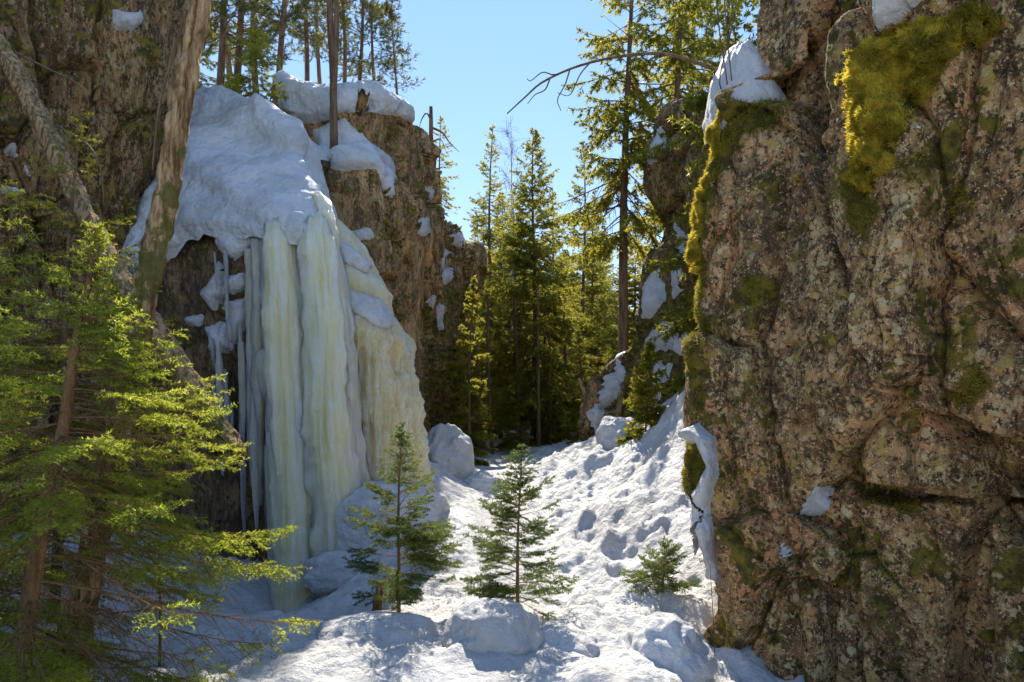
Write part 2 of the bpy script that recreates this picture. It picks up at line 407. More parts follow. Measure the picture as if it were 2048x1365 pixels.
def ground_z(x, y, lumps=True):
    x = np.atleast_1d(np.asarray(x, float)); y = np.atleast_1d(np.asarray(y, float))
    z = base_z(x, y)
    if lumps:
        p = np.stack([x, y, np.zeros_like(x)], 1)
        fade = 1 / (1 + np.maximum(y - 14, 0) / 14)
        path = np.exp(-((x - np.interp(y, [5, 8, 10.3, 12.5, 16], [.5, -.1, -.25, -.65, -.3])) / .45) ** 2) * sst(y, 6.5, 8.5)
        rightb = sst(x + .06 * y, .5, 1.6)
        pw = p + .25 * np.stack([fbm(p * 2, 3, 5), fbm(p * 2, 3, 6), 0 * x], 1) * 1.6
        d1, _, _ = worley(pw * 1.5, 3); d2, _, _ = worley(pw * 4.3, 8)
        mk = sst(fbm(p * .9, 3, 9), -.25, .3); lump = .16 * np.clip(1 - d1 * 1.1, 0, 1) * mk + .05 * np.clip(1 - d2 * 1.2, 0, 1) * sst(fbm(p * 1.4, 3, 19), -.2, .3) + .10 * (1 - np.abs(fbm(pw * np.array([1.6, 1.0, 1]), 4, 21)) * 2.2)
        lump = lump + .11 * fbm(p * .9, 4, 11) + .055 * fbm(p * 6, 5, 13, .6) + .05 * np.abs(fbm(p * 2.6, 3, 15)) + .03 * np.clip(1 - worley(pw * 7.5, 28)[0] * 1.2, 0, 1) * sst(fbm(p * 1.1, 3, 29), -.3, .2)
        z = z + lump * fade * (1 - .8 * path) * (.8 + .5 * rightb)
    sl = sst(np.interp(y, LY, LX) - x, 0.1, 1.9); sr = sst(x - np.interp(y, RY, RX), 0.1, 1.9)
    back = .45 + .55 * sst(y, -1, 5)
    pl = (8.2 + .10 * np.clip(-x - 4, 0, 60) + .03 * np.clip(y - 14, 0, 60)) * back; pr = (8.0 + .10 * np.clip(x - 4, 0, 60) + .02 * np.clip(y, 0, 60)) * back
    far = 1 - sst(y, 26, 60)
    z = z * (1 - sl * far) + (pl + .2 * np.sin(x * 1.3 + y) * .5) * sl * far
    z = z * (1 - sr * far) + pr * sr * far
    return z
def gz(x, y): return float(ground_z(x, y)[0])
def _axis(segs):
    out = []
    for a, b, n in segs: out += list(np.linspace(a, b, n, endpoint=False))
    return np.array(out + [segs[-1][1]])
gx = _axis([(-220, -60, 12), (-60, -12, 36), (-12, -4.2, 60), (-4.2, 3.6, 200), (3.6, 12, 60), (12, 60, 36), (60, 220, 12)])
gy = _axis([(-30, 3.2, 40), (3.2, 13, 245), (13, 22, 70), (22, 60, 60), (60, 260, 25)])
GX, GY = np.meshgrid(gx, gy); gxx, gyy = GX.ravel(), GY.ravel()
gzz = ground_z(gxx, gyy)
icy = np.exp(-((gxx - np.interp(gyy, [5, 8, 10.3, 12.5, 16], [.5, -.1, -.25, -.65, -.3])) / .5) ** 2) * sst(gyy, 6.0, 7.6) * (1 - sst(gyy, 13, 16))
gme = mesh_np("snow_ground", np.stack([gxx, gyy, gzz], 1), [grid_faces(len(gy), len(gx))[:, ::-1]], SNOW_G, attrs={"icy": icy})
tag(link("snow_ground", gme), 'trodden lumpy snow on the floor and banks of the gorge', kind='structure')

# ------------------------------------------------------------------ cliffs
def back(p, dx, dy, dz=0): return np.array(p) + np.array([dx, dy, dz])
def cliff(name, ctrl, nr, nc, mat, face, big, amp, blocks=(), moss=(), stretch=(1, 1, .55), seed=0, label=None, bs=6.0, cracks=(), fine=1.0):
    S = Sheet(ctrl, nr, nc, face)
    V = S.flat(); px, py = to_px(V)
    h = rock_disp(V, big, amp, stretch, seed)
    jx = px + 14 * fbm(V * 3.1, 3, seed + 80); jy = py + 14 * fbm(V * 3.1, 3, seed + 81)
    for poly, off, *wd_ in blocks:
        bw = wd_[0] if wd_ else bs
        h = h + off * sst(poly_sd(jx, jy, poly), -bw, bw)
    for line, dep, wid in cracks:
        dm = np.full(len(V), 1e9)
        for (x0, y0), (x1, y1) in zip(line[:-1], line[1:]):
            ex_, ey_ = x1 - x0, y1 - y0; tt_ = np.clip(((jx - x0) * ex_ + (jy - y0) * ey_) / (ex_ ** 2 + ey_ ** 2), 0, 1)
            dm = np.minimum(dm, np.hypot(jx - x0 - tt_ * ex_, jy - y0 - tt_ * ey_))
        h = h - dep * np.clip(1 - dm / wid, 0, 1) ** .7
    S.move(h); S.renormal()
    V = S.flat(); m = np.zeros(len(V)); px, py = to_px(V)
    for poly, a in moss: m = np.maximum(m, a * sst(poly_sd(px + 16 * fbm(V * 5, 3, 91), py + 16 * fbm(V * 5, 3, 92), poly), -12, 14))
    o = S.build(name, mat, {"moss": m}); tag(o, label, kind='structure')
    S.moss = m; return S, o
# right-hand near cliff
ey = [-300, 0, 100, 200, 300, 400, 520, 620, 720, 800, 900, 1000, 1080, 1160, 1260, 1365, 1650]
ex = [1432, 1428, 1424, 1420, 1412, 1394, 1386, 1402, 1406, 1400, 1390, 1386, 1404, 1432, 1450, 1458, 1472]
rows = []
for y, x in zip(ey, ex):
    e = P(x, y, 6.2)
    rows.append([back(e, 3.2, 3.0), back(e, .9, 1.5), back(e, .12, .35), e, P(x + (1560 - x) * .5, y, 5.95), P(1600, y, 5.55), P(1760, y, 5.05), P(1900, y, 4.65), P(2060, y, 4.25), P(2280, y, 3.75), P(2700, y, 3.1)])
MOSS1 = [(1700, 110), (1760, 70), (1850, 55), (1940, 20), (1965, 50), (1890, 120), (1850, 200), (1800, 270), (1775, 345), (1720, 340), (1697, 250), (1690, 160)]
MOSS2 = [(1420, 250), (1445, 205), (1500, 185), (1575, 195), (1565, 235), (1505, 260), (1465, 310), (1440, 365), (1405, 370), (1396, 300)]
MOSS3 = [(1402, 340), (1432, 370), (1405, 450), (1404, 580), (1392, 640), (1372, 500), (1380, 400)]
MOSS4 = [(1372, 895), (1402, 880), (1424, 940), (1404, 1000), (1378, 975)]
RC, rc_o = cliff("cliff", rows, 490, 340, ROCK_R, (-1, -1, 0), 1.1, .20, seed=1, label='lichen-covered rock wall with moss along its edge', blocks=[
    ([(1380, -400), (1720, -400), (1690, 110), (1700, 280), (1640, 315), (1575, 195), (1440, 172), (1300, 150), (1300, -400)], -.75, 26),
    ([(1690, 120), (1780, 40), (1800, -400), (2800, -400), (2800, 930), (2048, 890), (1890, 820), (1770, 700), (1760, 560), (1720, 480), (1700, 330)], .36),
    ([(1640, 330), (1700, 480), (1760, 700), (1890, 820), (2000, 1000), (1750, 965), (1680, 880), (1630, 770)], .18),
    ([(1680, 890), (1750, 965), (1840, 1000), (1760, 1012), (1690, 1000)], -.32),
    ([(1455, 1040), (1540, 1030), (1600, 1130), (1640, 1250), (1650, 1500), (1440, 1500), (1450, 1200)], .22),
    ([(1960, 930), (2700, 930), (2700, 1700), (1900, 1700), (1880, 1200)], -.16)], stretch=(1, 1, .45),
    cracks=[([(1600, 230), (1650, 312), (1702, 330)], .14, 9), ([(1642, 320), (1636, 500), (1630, 640), (1626, 760), (1660, 860), (1750, 965), (1830, 1000), (2010, 1010)], .12, 8),
            ([(1702, 330), (1722, 480), (1766, 560), (1756, 700), (1742, 830)], .10, 8), ([(1770, 700), (1890, 820), (2060, 885), (2300, 900)], .14, 9), ([(1690, 880), (1702, 1050), (1692, 1200), (1722, 1400)], .12, 8),
            ([(1466, 420), (1446, 600), (1462, 800), (1482, 1000), (1540, 1030), (1602, 1130), (1652, 1240), (1650, 1450)], .10, 8), ([(1890, 820), (1962, 1000), (1922, 1100), (1882, 1250), (1902, 1450)], .10, 8), ([(1862, 420), (1832, 560), (1852, 760)], .07, 7)],
    moss=[(MOSS1, 1), (MOSS2, 1), (MOSS3, 1), (MOSS4, 1), ([(1880, 800), (1960, 730), (1985, 760), (1930, 815)], .8),
          ([(1690, 340), (1730, 300), (1770, 420), (1740, 480), (1700, 450)], .8), ([(1710, 960), (1830, 995), (1860, 1030), (1730, 1015)], .8),
          ([(1480, 560), (1540, 550), (1550, 590), (1500, 600)], .7), ([(1440, 1050), (1480, 1050), (1500, 1150), (1460, 1130)], .8),
          ([(1800, 330), (1900, 250), (1950, 420), (1880, 470)], .5), ([(1370, 620), (1420, 640), (1410, 820), (1380, 800)], .6)])
# far-left shaded cliff
rows = []
for y, x in zip([-350, 0, 200, 380, 500, 700, 900, 1200], [312, 290, 268, 214, 214, 240, 255, 265]):
    e = P(x, y, 10.2)
    rows.append([P(-420, y, 8.0), P(-150, y, 8.6), P(20, y, 9.1), P(x * .55, y, 9.6), e, back(e, .1, .5), back(e, -.4, 2.2)])
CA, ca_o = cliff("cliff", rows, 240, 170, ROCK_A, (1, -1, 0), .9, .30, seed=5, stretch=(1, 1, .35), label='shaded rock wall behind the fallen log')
# wet rock left of the ice
rows = []
for y in (430, 455, 560, 700, 850, 1000, 1120, 1290):
    q = .7 if y == 430 else 0
    rows.append([P(255, y + 90, 11.1 + q), P(300, y + 90, 10.7 + q), P(345, y + (30 if y < 500 else 0), 10.3 + q), P(420, y + 20, 10.0 + q), P(500, y + 20, 9.92 + q), P(570, y + 20, 9.95 + q), P(680, y + 40, 10.4 + q)])
CW, cw_o = cliff("cliff", rows, 230, 120, ROCK_W, (0, -1, 0), .7, .13, seed=9, stretch=(1, 1, .3), label='dark wet rock face beside the ice columns',
                 blocks=[([(430, 600), (560, 560), (560, 1250), (470, 1250)], -.12)])
# tall cliff beyond the ice
tp = [(545, 160, 14.5), (600, 165, 14.2), (680, 190, 14.3), (760, 205, 14.8), (815, 225, 15.6), (842, 270, 16.6), (862, 385, 18), (905, 455, 20), (932, 510, 22)]
btm = [(560, 1000, 12.0), (620, 1000, 12.2), (700, 1000, 12.6), (770, 1000, 13.2), (825, 990, 14.2), (860, 960, 15.6), (890, 945, 17.4), (925, 935, 19.6), (945, 925, 21.6)]
rows = []
up = [back(P(*q), -.9, 2.6, .15) for q in tp]
rows.append(up)
for f in (0, .1, .25, .42, .6, .8, 1.0):
    r = []
    for q, b in zip(tp, btm):
        bx = b[0] + (q[0] - b[0]) * (1 - f) ** 1.3 if False else q[0] + (b[0] - q[0]) * f
        r.append(P(bx, q[1] + (b[1] - q[1]) * f, q[2] + (b[2] - q[2]) * f))
    rows.append(r)
for r in rows: r.append(back(r[-1], .1, 1.2)); r.append(back(r[-2], -2.5, 4.5))
CE, ce_o = cliff("cliff", rows, 270, 220, ROCK_E, (1, -1, 0), 1.2, .40, seed=13, stretch=(1, 1, .25), label='tall fractured brown cliff beyond the frozen waterfall',
                 blocks=[([(600, 250), (640, 300), (720, 330), (780, 420), (770, 560), (700, 560), (640, 420)], .35), ([(790, 250), (850, 300), (830, 600), (760, 900), (720, 900), (770, 500)], .25)],
                 moss=[([(850, 600), (950, 560), (950, 940), (830, 940)], .45)])
# rock bank on the right behind the near cliff
gyv = [225, 260, 300, 380, 450, 520, 600, 680, 740, 800, 880, 960]; gxv = [1340, 1322, 1294, 1300, 1330, 1305, 1288, 1272, 1222, 1185, 1172, 1165]
rows = []
for y, x in zip(gyv, gxv):
    e = P(x, y, 14.6)
    rows.append([back(e, 1.8, 3.5), back(e, .3, .8), e, P(x + (1420 - x) * .4, y, 13.8), P(x + (1420 - x) * .75, y, 13.0), P(1440, y, 12.4), P(1560, y, 11.5)])
rows.insert(0, [back(p, .3, 1.5, .2) for p in rows[0]])
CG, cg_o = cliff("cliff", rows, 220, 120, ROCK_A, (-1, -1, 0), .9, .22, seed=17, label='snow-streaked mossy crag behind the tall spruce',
                 moss=[([(1240, 600), (1300, 560), (1400, 600), (1400, 900), (1230, 900)], .5), ([(1300, 420), (1400, 380), (1400, 600), (1330, 600)], .4)])

# ------------------------------------------------------------------ snow on rock
def snow_on(S, poly, thick, label, group=None, edge=14, ragged=6, seed=1, name="snow_patch", ns=5):
    r = S.patch(poly, thick, SNOW, name, edge, ragged, seed, ns=ns, front=S is RC)
    if r: tag(r[0], label, 'snow', group)
    return r
# (the peaked cap on the moss shoulder is built with the mounds)
snow_on(RC, [(1752, -40), (1758, 66), (1790, 56), (1822, 24), (1860, -10), (1850, -40)], .14, 'snow tongue hanging above the big moss cushion', edge=16, seed=3)
snow_on(RC, [(1788, 196), (1830, 160), (1878, 138), (1862, 172), (1800, 216)], .06, 'thin snow strip below the big moss cushion', seed=4, edge=10)
snow_on(RC, [(1374, 862), (1400, 846), (1432, 880), (1436, 950), (1422, 1000), (1432, 1100), (1452, 1172), (1425, 1152), (1396, 1060), (1390, 990), (1412, 930), (1396, 886), (1378, 892)], .16, 'long snow streak curling over the mossy rock edge', edge=12, seed=5)
snow_on(RC, [(1540, 1030), (1576, 1028), (1600, 1078), (1618, 1128), (1594, 1142), (1566, 1112), (1572, 1082)], .07, 'bent snow patch on the ledge low on the rock wall', edge=20, seed=6, ragged=20, ns=8)
snow_on(RC, [(1628, 970), (1656, 962), (1662, 1010), (1624, 1034), (1612, 1084), (1605, 1062), (1614, 1000)], .06, 'narrow snow patch in a crack of the rock wall', edge=16, seed=7, ragged=18, ns=8)
snow_on(RC, [(1832, 238), (1852, 236), (1856, 254), (1836, 262)], .05, 'tiny snow spot on the rock wall', seed=8, edge=8)
snow_on(CE, [(540, 130), (700, 120), (800, 150), (860, 230), (850, 275), (832, 250), (800, 236), (740, 224), (690, 225), (640, 250), (600, 250), (560, 230)], .24, 'thick snow rim along the top of the tall cliff', edge=16, seed=10, ns=2)
snow_on(CE, [(622, 262), (690, 236), (715, 262), (752, 290), (786, 330), (790, 390), (772, 400), (752, 340), (690, 345), (645, 332)], .17, 'snow ledge at the foot of the twin pine trunks', edge=14, seed=11, ns=2)
for k, (poly, nm) in enumerate([([(872, 500), (888, 500), (880, 545), (866, 560)], 0), ([(876, 545), (902, 535), (896, 566), (876, 574)], 0), ([(848, 370), (864, 366), (860, 400), (846, 396)], 0),
                                ([(855, 596), (872, 592), (868, 616), (852, 618)], 0), ([(868, 610), (888, 606), (884, 660), (872, 664)], 0), ([(894, 628), (908, 628), (906, 656), (894, 660)], 0), ([(896, 458), (926, 470), (930, 500), (906, 490)], 0),
                                ([(700, 462), (740, 458), (750, 480), (716, 490)], 0), ([(838, 440), (858, 430), (856, 470), (842, 474)], 0), ([(816, 320), (828, 322), (826, 348), (816, 346)], 0)]):
    snow_on(CE, poly, .09, 'small snow patch stuck to the tall cliff', 'snow patches on the tall cliff', edge=8, ragged=9, seed=20 + k)
for k, poly in enumerate([[(1290, 290), (1320, 250), (1344, 250), (1330, 300), (1310, 330), (1294, 330)], [(1346, 440), (1372, 470), (1388, 500), (1380, 560), (1350, 600), (1340, 540), (1360, 500)],
                          [(1290, 560), (1320, 530), (1330, 600), (1300, 640), (1284, 640)], [(1290, 680), (1330, 640), (1370, 660), (1380, 720), (1340, 700), (1300, 710)],
                          [(1175, 830), (1225, 750), (1245, 745), (1235, 790), (1205, 840), (1190, 890)], [(1230, 700), (1250, 690), (1248, 760), (1232, 770)],
                          [(1310, 720), (1345, 730), (1330, 790), (1300, 810)], [(1300, 350), (1330, 340), (1330, 380), (1306, 390)]]):
    snow_on(CG, poly, .11, 'snow streak on the mossy crag behind the tall spruce', 'snow streaks on the mossy crag', edge=12, ragged=8, seed=40 + k)
for k, poly in enumerate([[(405, 590), (440, 525), (455, 540), (450, 600), (425, 625)], [(455, 600), (500, 590), (498, 640), (470, 690), (455, 660)], [(370, 640), (410, 625), (405, 650), (380, 660)],
                          [(410, 650), (450, 640), (470, 700), (430, 715)], [(425, 470), (500, 462), (535, 478), (500, 505), (470, 520), (440, 500)], [(445, 555), (490, 545), (495, 580), (460, 590)]]):
    snow_on(CW, poly, .14, 'snow clump clinging to the dark wet rock', 'snow clumps on the wet rock', edge=12, ragged=7, seed=60 + k)
snow_on(CA, [(225, 20), (282, 22), (284, 45), (262, 64), (228, 60)], .2, 'snow lump on the upper edge of the shaded wall', edge=14, seed=70)
for k, poly in enumerate([[(0, 270), (30, 290), (40, 320), (10, 310)], [(35, 310), (52, 330), (66, 360), (48, 350)], [(0, 370), (50, 378), (40, 392), (0, 388)]]):
    snow_on(CA, poly, .07, 'small snow patch on the shaded wall under the fallen log', 'snow patches on the shaded wall', edge=8, seed=75 + k)
# the steep snow slope above the ice
rows = [[(240, 270, 12.8), (310, 250, 12.8), (380, 195, 12.8), (440, 188, 12.8), (520, 212, 12.6), (575, 232, 12.4), (606, 268, 12.2)],
        [(225, 350, 11.8), (300, 330, 11.6), (370, 290, 11.4), (440, 285, 11.4), (520, 300, 11.3), (590, 310, 11.2), (622, 362, 11.3)],
        [(220, 430, 11), (290, 410, 10.8), (370, 370, 10.5), (440, 375, 10.3), (520, 375, 10.2), (596, 380, 10.1), (638, 395, 10.3)],
        [(225, 500, 10.4), (280, 490, 10.2), (370, 425, 10.0), (440, 432, 9.85), (520, 432, 9.6), (590, 432, 9.48), (650, 448, 9.7)],
        [(235, 540, 10.5), (280, 560, 10.5), (372, 470, 10.1), (440, 476, 9.85), (515, 472, 9.6), (590, 468, 9.5), (658, 486, 9.8)]]
rows = [[P(*q) for q in r] for r in rows]
rows.insert(0, [back(p, -.3, 3.2, .2) for p in rows[0]])
for r in rows: r.append(back(r[-1], .1, .7, -.2)); r.insert(0, back(r[0], -.6, .5))
SS = Sheet(rows, 180, 180, (0, -1, .6)); V = SS.flat(); px, py = to_px(V)
d1, _, _ = worley((V + .2 * fbm(V * 2, 2, 3)[:, None]) * 1.6, 31)
SS.move(.16 * fbm(V * 1.1, 4, 33) + .06 * np.clip(1 - d1 * 1.2, 0, 1) + .045 * fbm(V * np.array([2.5, 2.5, 6]), 4, 35) + .10 * sst(poly_sd(px, py, [(380, 300), (540, 360), (560, 420), (520, 430), (440, 390), (380, 340)]), -20, 12) + .12 * sst(poly_sd(px, py, [(500, 200), (600, 250), (600, 310), (545, 290), (510, 250)]), -8, 12))
SS.G[..., 2] += (-.22 * sst(fbm(np.stack([V[:, 0] * 2.6, 0 * V[:, 0], 0 * V[:, 0]], 1), 3, 37), -.4, .5) * sst(py, 400, 460)).reshape(SS.nr, SS.nc)
SS.renormal()
tag(SS.build("snow_slope", SNOW), 'steep smooth snow slope lying above the ice columns', 'snow')

# ------------------------------------------------------------------ frozen waterfall
fall = thing("frozen_waterfall", 'pale green frozen waterfall of thick ice columns and drapes', 'frozen waterfall', P(620, 1190, 9.3))
def px_tube(pts, rad, sides, per_m, rough, flute, seed, mat, name, parent, ns=5):
    Pt = np.array([P(*q) for q in pts]); R = np.array([r / F * q[2] for r, q in zip(rad, pts)])
    V, f4, f3 = tube(Pt, R, sides, rough, seed, True, ns, flute, per_m)
    o0 = np.array(parent.location) if parent is not None else 0
    return link(name, mesh_np(name, V - o0, [f4, f3], mat), parent)
px_tube([(560, 440, 9.75), (562, 480, 9.62), (570, 620, 9.52), (580, 820, 9.46), (590, 1020, 9.4), (592, 1215, 9.35)], [22, 36, 41, 42, 43, 45], 76, 34, .22, .28, 3, ICE, "ice_column", fall, 4)
px_tube([(630, 440, 9.75), (634, 490, 9.6), (648, 650, 9.5), (660, 850, 9.42), (672, 1020, 9.4), (680, 1180, 9.35)], [20, 34, 38, 44, 48, 54], 76, 34, .22, .30, 7, ICE, "ice_column", fall, 4)
px_tube([(633, 388, 10.1), (648, 420, 9.9), (660, 480, 9.72), (682, 650, 9.65), (698, 850, 9.6), (715, 1110, 9.5)], [8, 16, 18, 20, 23, 30], 48, 45, .28, .3, 11, ICE, "ice_column", fall, 4)
px_tube([(604, 440, 9.7), (608, 500, 9.66), (618, 800, 9.55), (632, 1160, 9.45)], [16, 22, 24, 26], 40, 40, .28, .3, 12, ICE, "ice_column", fall, 4)
ic = random.Random(11); ICI = [(515, 480, 1010, 15, 9.72), (530, 470, 790, 13, 9.68), (498, 500, 830, 10, 9.76), (540, 780, 1190, 13, 9.6), (508, 780, 1060, 10, 9.72)]
for k in range(26):
    x = 415 + 125 * ic.random() ** .8; y0 = ic.choice([520, 640, 690, 720, 800, 860]) + ic.uniform(-25, 25); ICI.append((x, y0, y0 + ic.uniform(70, 300) * (.6 + .4 * (x > 470)), ic.uniform(2.5, 7), 9.78 + .1 * ic.random()))
for k, (x, y0, y1, r, d) in enumerate(ICI):
    px_tube([(x, y0, d), (x + 2, y0 * .7 + y1 * .3, d - .02), (x + 4, y0 * .3 + y1 * .7, d), (x + 6, y1, d + .03)], [r * .8, r, r * .8, r * .25], 12, 26, .35, .3, 20 + k, ICE_C, "icicle", fall, 5)
px_tube([(528, 700, 9.7), (532, 725, 9.6), (533, 760, 9.6), (534, 800, 9.68)], [10, 20, 17, 7], 24, 40, .12, .1, 41, ICE_C, "ice_bulge", fall)
rows = [[(650, 446, 10.4), (668, 438, 10.5), (688, 448, 10.8), (704, 464, 11.2), (715, 485, 11.8)],
        [(660, 500, 10.0), (690, 500, 10.1), (715, 505, 10.4), (738, 515, 10.8), (748, 530, 11.6)],
        [(665, 570, 9.9), (695, 565, 9.9), (728, 565, 10.1), (760, 568, 10.6), (772, 580, 11.4)],
        [(672, 640, 9.85), (706, 640, 9.75), (746, 640, 9.85), (784, 645, 10.3), (798, 660, 11.2)],
        [(678, 690, 9.85), (715, 690, 9.72), (758, 690, 9.8), (800, 695, 10.25), (814, 710, 11.2)],
        [(684, 800, 9.85), (724, 800, 9.68), (772, 800, 9.72), (816, 800, 10.2), (830, 810, 11.2)],
        [(696, 960, 9.85), (742, 960, 9.7), (794, 960, 9.8), (840, 955, 10.3), (854, 965, 11.2)],
        [(700, 1120, 9.8), (752, 1120, 9.6), (812, 1110, 9.7), (866, 1100, 10.3), (886, 1100, 11.2)]]
rows = [[P(*q) for q in r] for r in rows]
for r in rows: r.append(back(r[-1], -.3, 1.6))
rows.insert(0, [back(p, 0, .8, -.1) for p in rows[0]])
D2 = Sheet(rows, 230, 150, (0, -1, 0)); V = D2.flat(); px, py = to_px(V)
fl = fbm(np.stack([V[:, 0] * 5, V[:, 1] * 5, V[:, 2] * .3], 1) * 1.5, 5, 51, .6); lowm = sst(py, 630, 700)
d1, _, _ = worley(V * np.array([9, 9, 7]), 53)
D2.move(.20 * fl * lowm + .05 * np.clip(1 - d1 * 1.2, 0, 1) * lowm + .12 * fbm(V * 1.6, 3, 55) + .02 * fbm(V * 9, 3, 57) + .10 * sst(poly_sd(px, py, [(690, 520), (750, 560), (780, 600), (740, 600), (690, 570)]), -14, 14))
D2.renormal()
o = D2.build("ice_drape", ICE_B); o.parent = fall; o.matrix_parent_inverse.identity(); o.location = -fall.location
for poly in ([(668, 480), (700, 490), (745, 535), (735, 545), (690, 525), (668, 520)], [(672, 570), (715, 585), (760, 600), (792, 648), (770, 660), (720, 632), (676, 610)]):
    snow_on(D2, poly, .10, 'snow lying on the shoulder of the ice drape', 'snow on the ice drape', edge=12, seed=81)
# snow ramp at the foot of the columns, mounds and boulders
def mound(name, px, py, d, rx, ry, rz, label, seed, cat='snow mound', mat=SNOW, sub=0.1, group=None, tilt=0.0, z=None, peak=0.0):
    """an uneven rounded heap whose base centre lies at the pixel's ground point"""
    c = P(px, py, d); n, m = 48, 72
    th = np.linspace(0, math.pi * .62, n)[:, None]; ph = np.linspace(0, 2 * math.pi, m, endpoint=False)[None]
    U = np.stack([np.sin(th) * np.cos(ph), np.sin(th) * np.sin(ph), np.cos(th) + 0 * ph], 2)
    W = U.reshape(-1, 3)
    k = 1 + .22 * fbm(W * 1.4 + seed, 3, seed) + .07 * fbm(W * 4 + seed, 3, seed + 1)
    d1, _, _ = worley(W * 2.2 + seed, seed + 2); k = k + .10 * np.clip(1 - d1 * 1.2, 0, 1)
    Q = W * k[:, None] * np.array([rx, ry, rz]); Q[:, 0] += tilt * Q[:, 2]; Q[:, :2] *= (1 - peak * np.clip(Q[:, 2:3] / rz, 0, 1))
    i = np.arange(n * m).reshape(n, m); j = np.roll(i, -1, 1)
    f = np.stack([i[:-1].ravel(), i[1:].ravel(), j[1:].ravel(), j[:-1].ravel()], 1)
    z = gz(c[0], c[1]) if z is None else z
    return tag(link(name, mesh_np(name, Q, [f], mat), None, (c[0], c[1], z - sub)), label, cat, group)
mound("snow_mound", 1488, 205, 6.55, .36, .42, .62, 'peaked snow cap standing on the golden moss shoulder', 21, 'snow', tilt=-.1, z=P(1488, 205, 6.55)[2], peak=.45)
mound("snow_boulder", 985, 1335, 5.5, .38, .36, .36, 'big round snow-covered boulder in front of the two saplings', 3, 'boulder')
mound("snow_mound", 760, 1330, 5.7, .55, .4, .24, 'low wide snow hump at the foot of the sapling with the stump', 5)
mound("snow_mound", 1120, 1325, 5.6, .32, .3, .22, 'lumpy snow heap touching the round snow boulder', 6)
mound("snow_mound", 1330, 1352, 5.5, .34, .36, .40, 'pointed snow heap below the smallest sapling', 8, tilt=.1)
mound("snow_mound", 560, 1325, 5.9, .34, .3, .2, 'rounded snow lump below the spruce branch tip', 9)
mound("snow_mound", 630, 1285, 6.3, .22, .2, .17, 'small snow lump between the spruce branch and the sapling', 10)
mound("snow_mound", 720, 1185, 9.1, .75, .45, .36, 'snow ramp piled against the feet of the ice columns', 12, sub=.24)
mound("snow_mound", 770, 1100, 9.5, .9, .6, .65, 'snow apron below the beige ice drape', 14)
mound("snow_dome", 895, 940, 13.2, .52, .6, 1.0, 'tall rounded snow dome at the foot of the tall cliff', 15)
mound("snow_mound", 965, 955, 12.8, .5, .5, .36, 'snow heap sloping down beside the snow dome', 16)
mound("snow_mound", 1245, 880, 12.6, .45, .5, .5, 'snow block high on the trodden bank', 17)

# ------------------------------------------------------------------ vegetation generators
rng = np.random.default_rng(7)
def needles(segs, nlen, nw, per_m, ang=0.9, rs=0):
    """segs (n,7): start, direction*length, weight -> thin triangles round each shoot"""
    r = np.random.default_rng(rs); S = np.array(segs); p0 = S[:, :3]; dv = S[:, 3:6]; L = np.linalg.norm(dv, axis=1)
    cnt = np.maximum(3, (L * per_m * S[:, 6]).astype(int)); idx = np.repeat(np.arange(len(S)), cnt); n = len(idx)
    ax = dv / (L[:, None] + 1e-9); ref = np.where(np.abs(ax[:, 2:3]) < .9, np.array([[0, 0, 1.]]), np.array([[1., 0, 0]]))
    U = np.cross(ax, ref); U /= np.linalg.norm(U, axis=1, keepdims=True); W = np.cross(ax, U)
    t = r.random(n); ph = r.random(n) * 2 * np.pi; a = ang * (.75 + .5 * r.random(n))
    A, Un, Wn = ax[idx], U[idx], W[idx]
    rad = Un * np.cos(ph)[:, None] + Wn * np.sin(ph)[:, None]
    D = A * np.cos(a)[:, None] + rad * np.sin(a)[:, None]
    b = p0[idx] + dv[idx] * t[:, None]; ln = nlen * (.7 + .6 * r.random(n))
    sv = np.cross(D, r.normal(size=(n, 3))); sv /= np.linalg.norm(sv, axis=1, keepdims=True) + 1e-9
    w = nw * .5
    V = np.stack([b - sv * w, b + sv * w, b + D * ln[:, None]], 1).reshape(-1, 3)
    return V, np.arange(3 * n).reshape(n, 3)
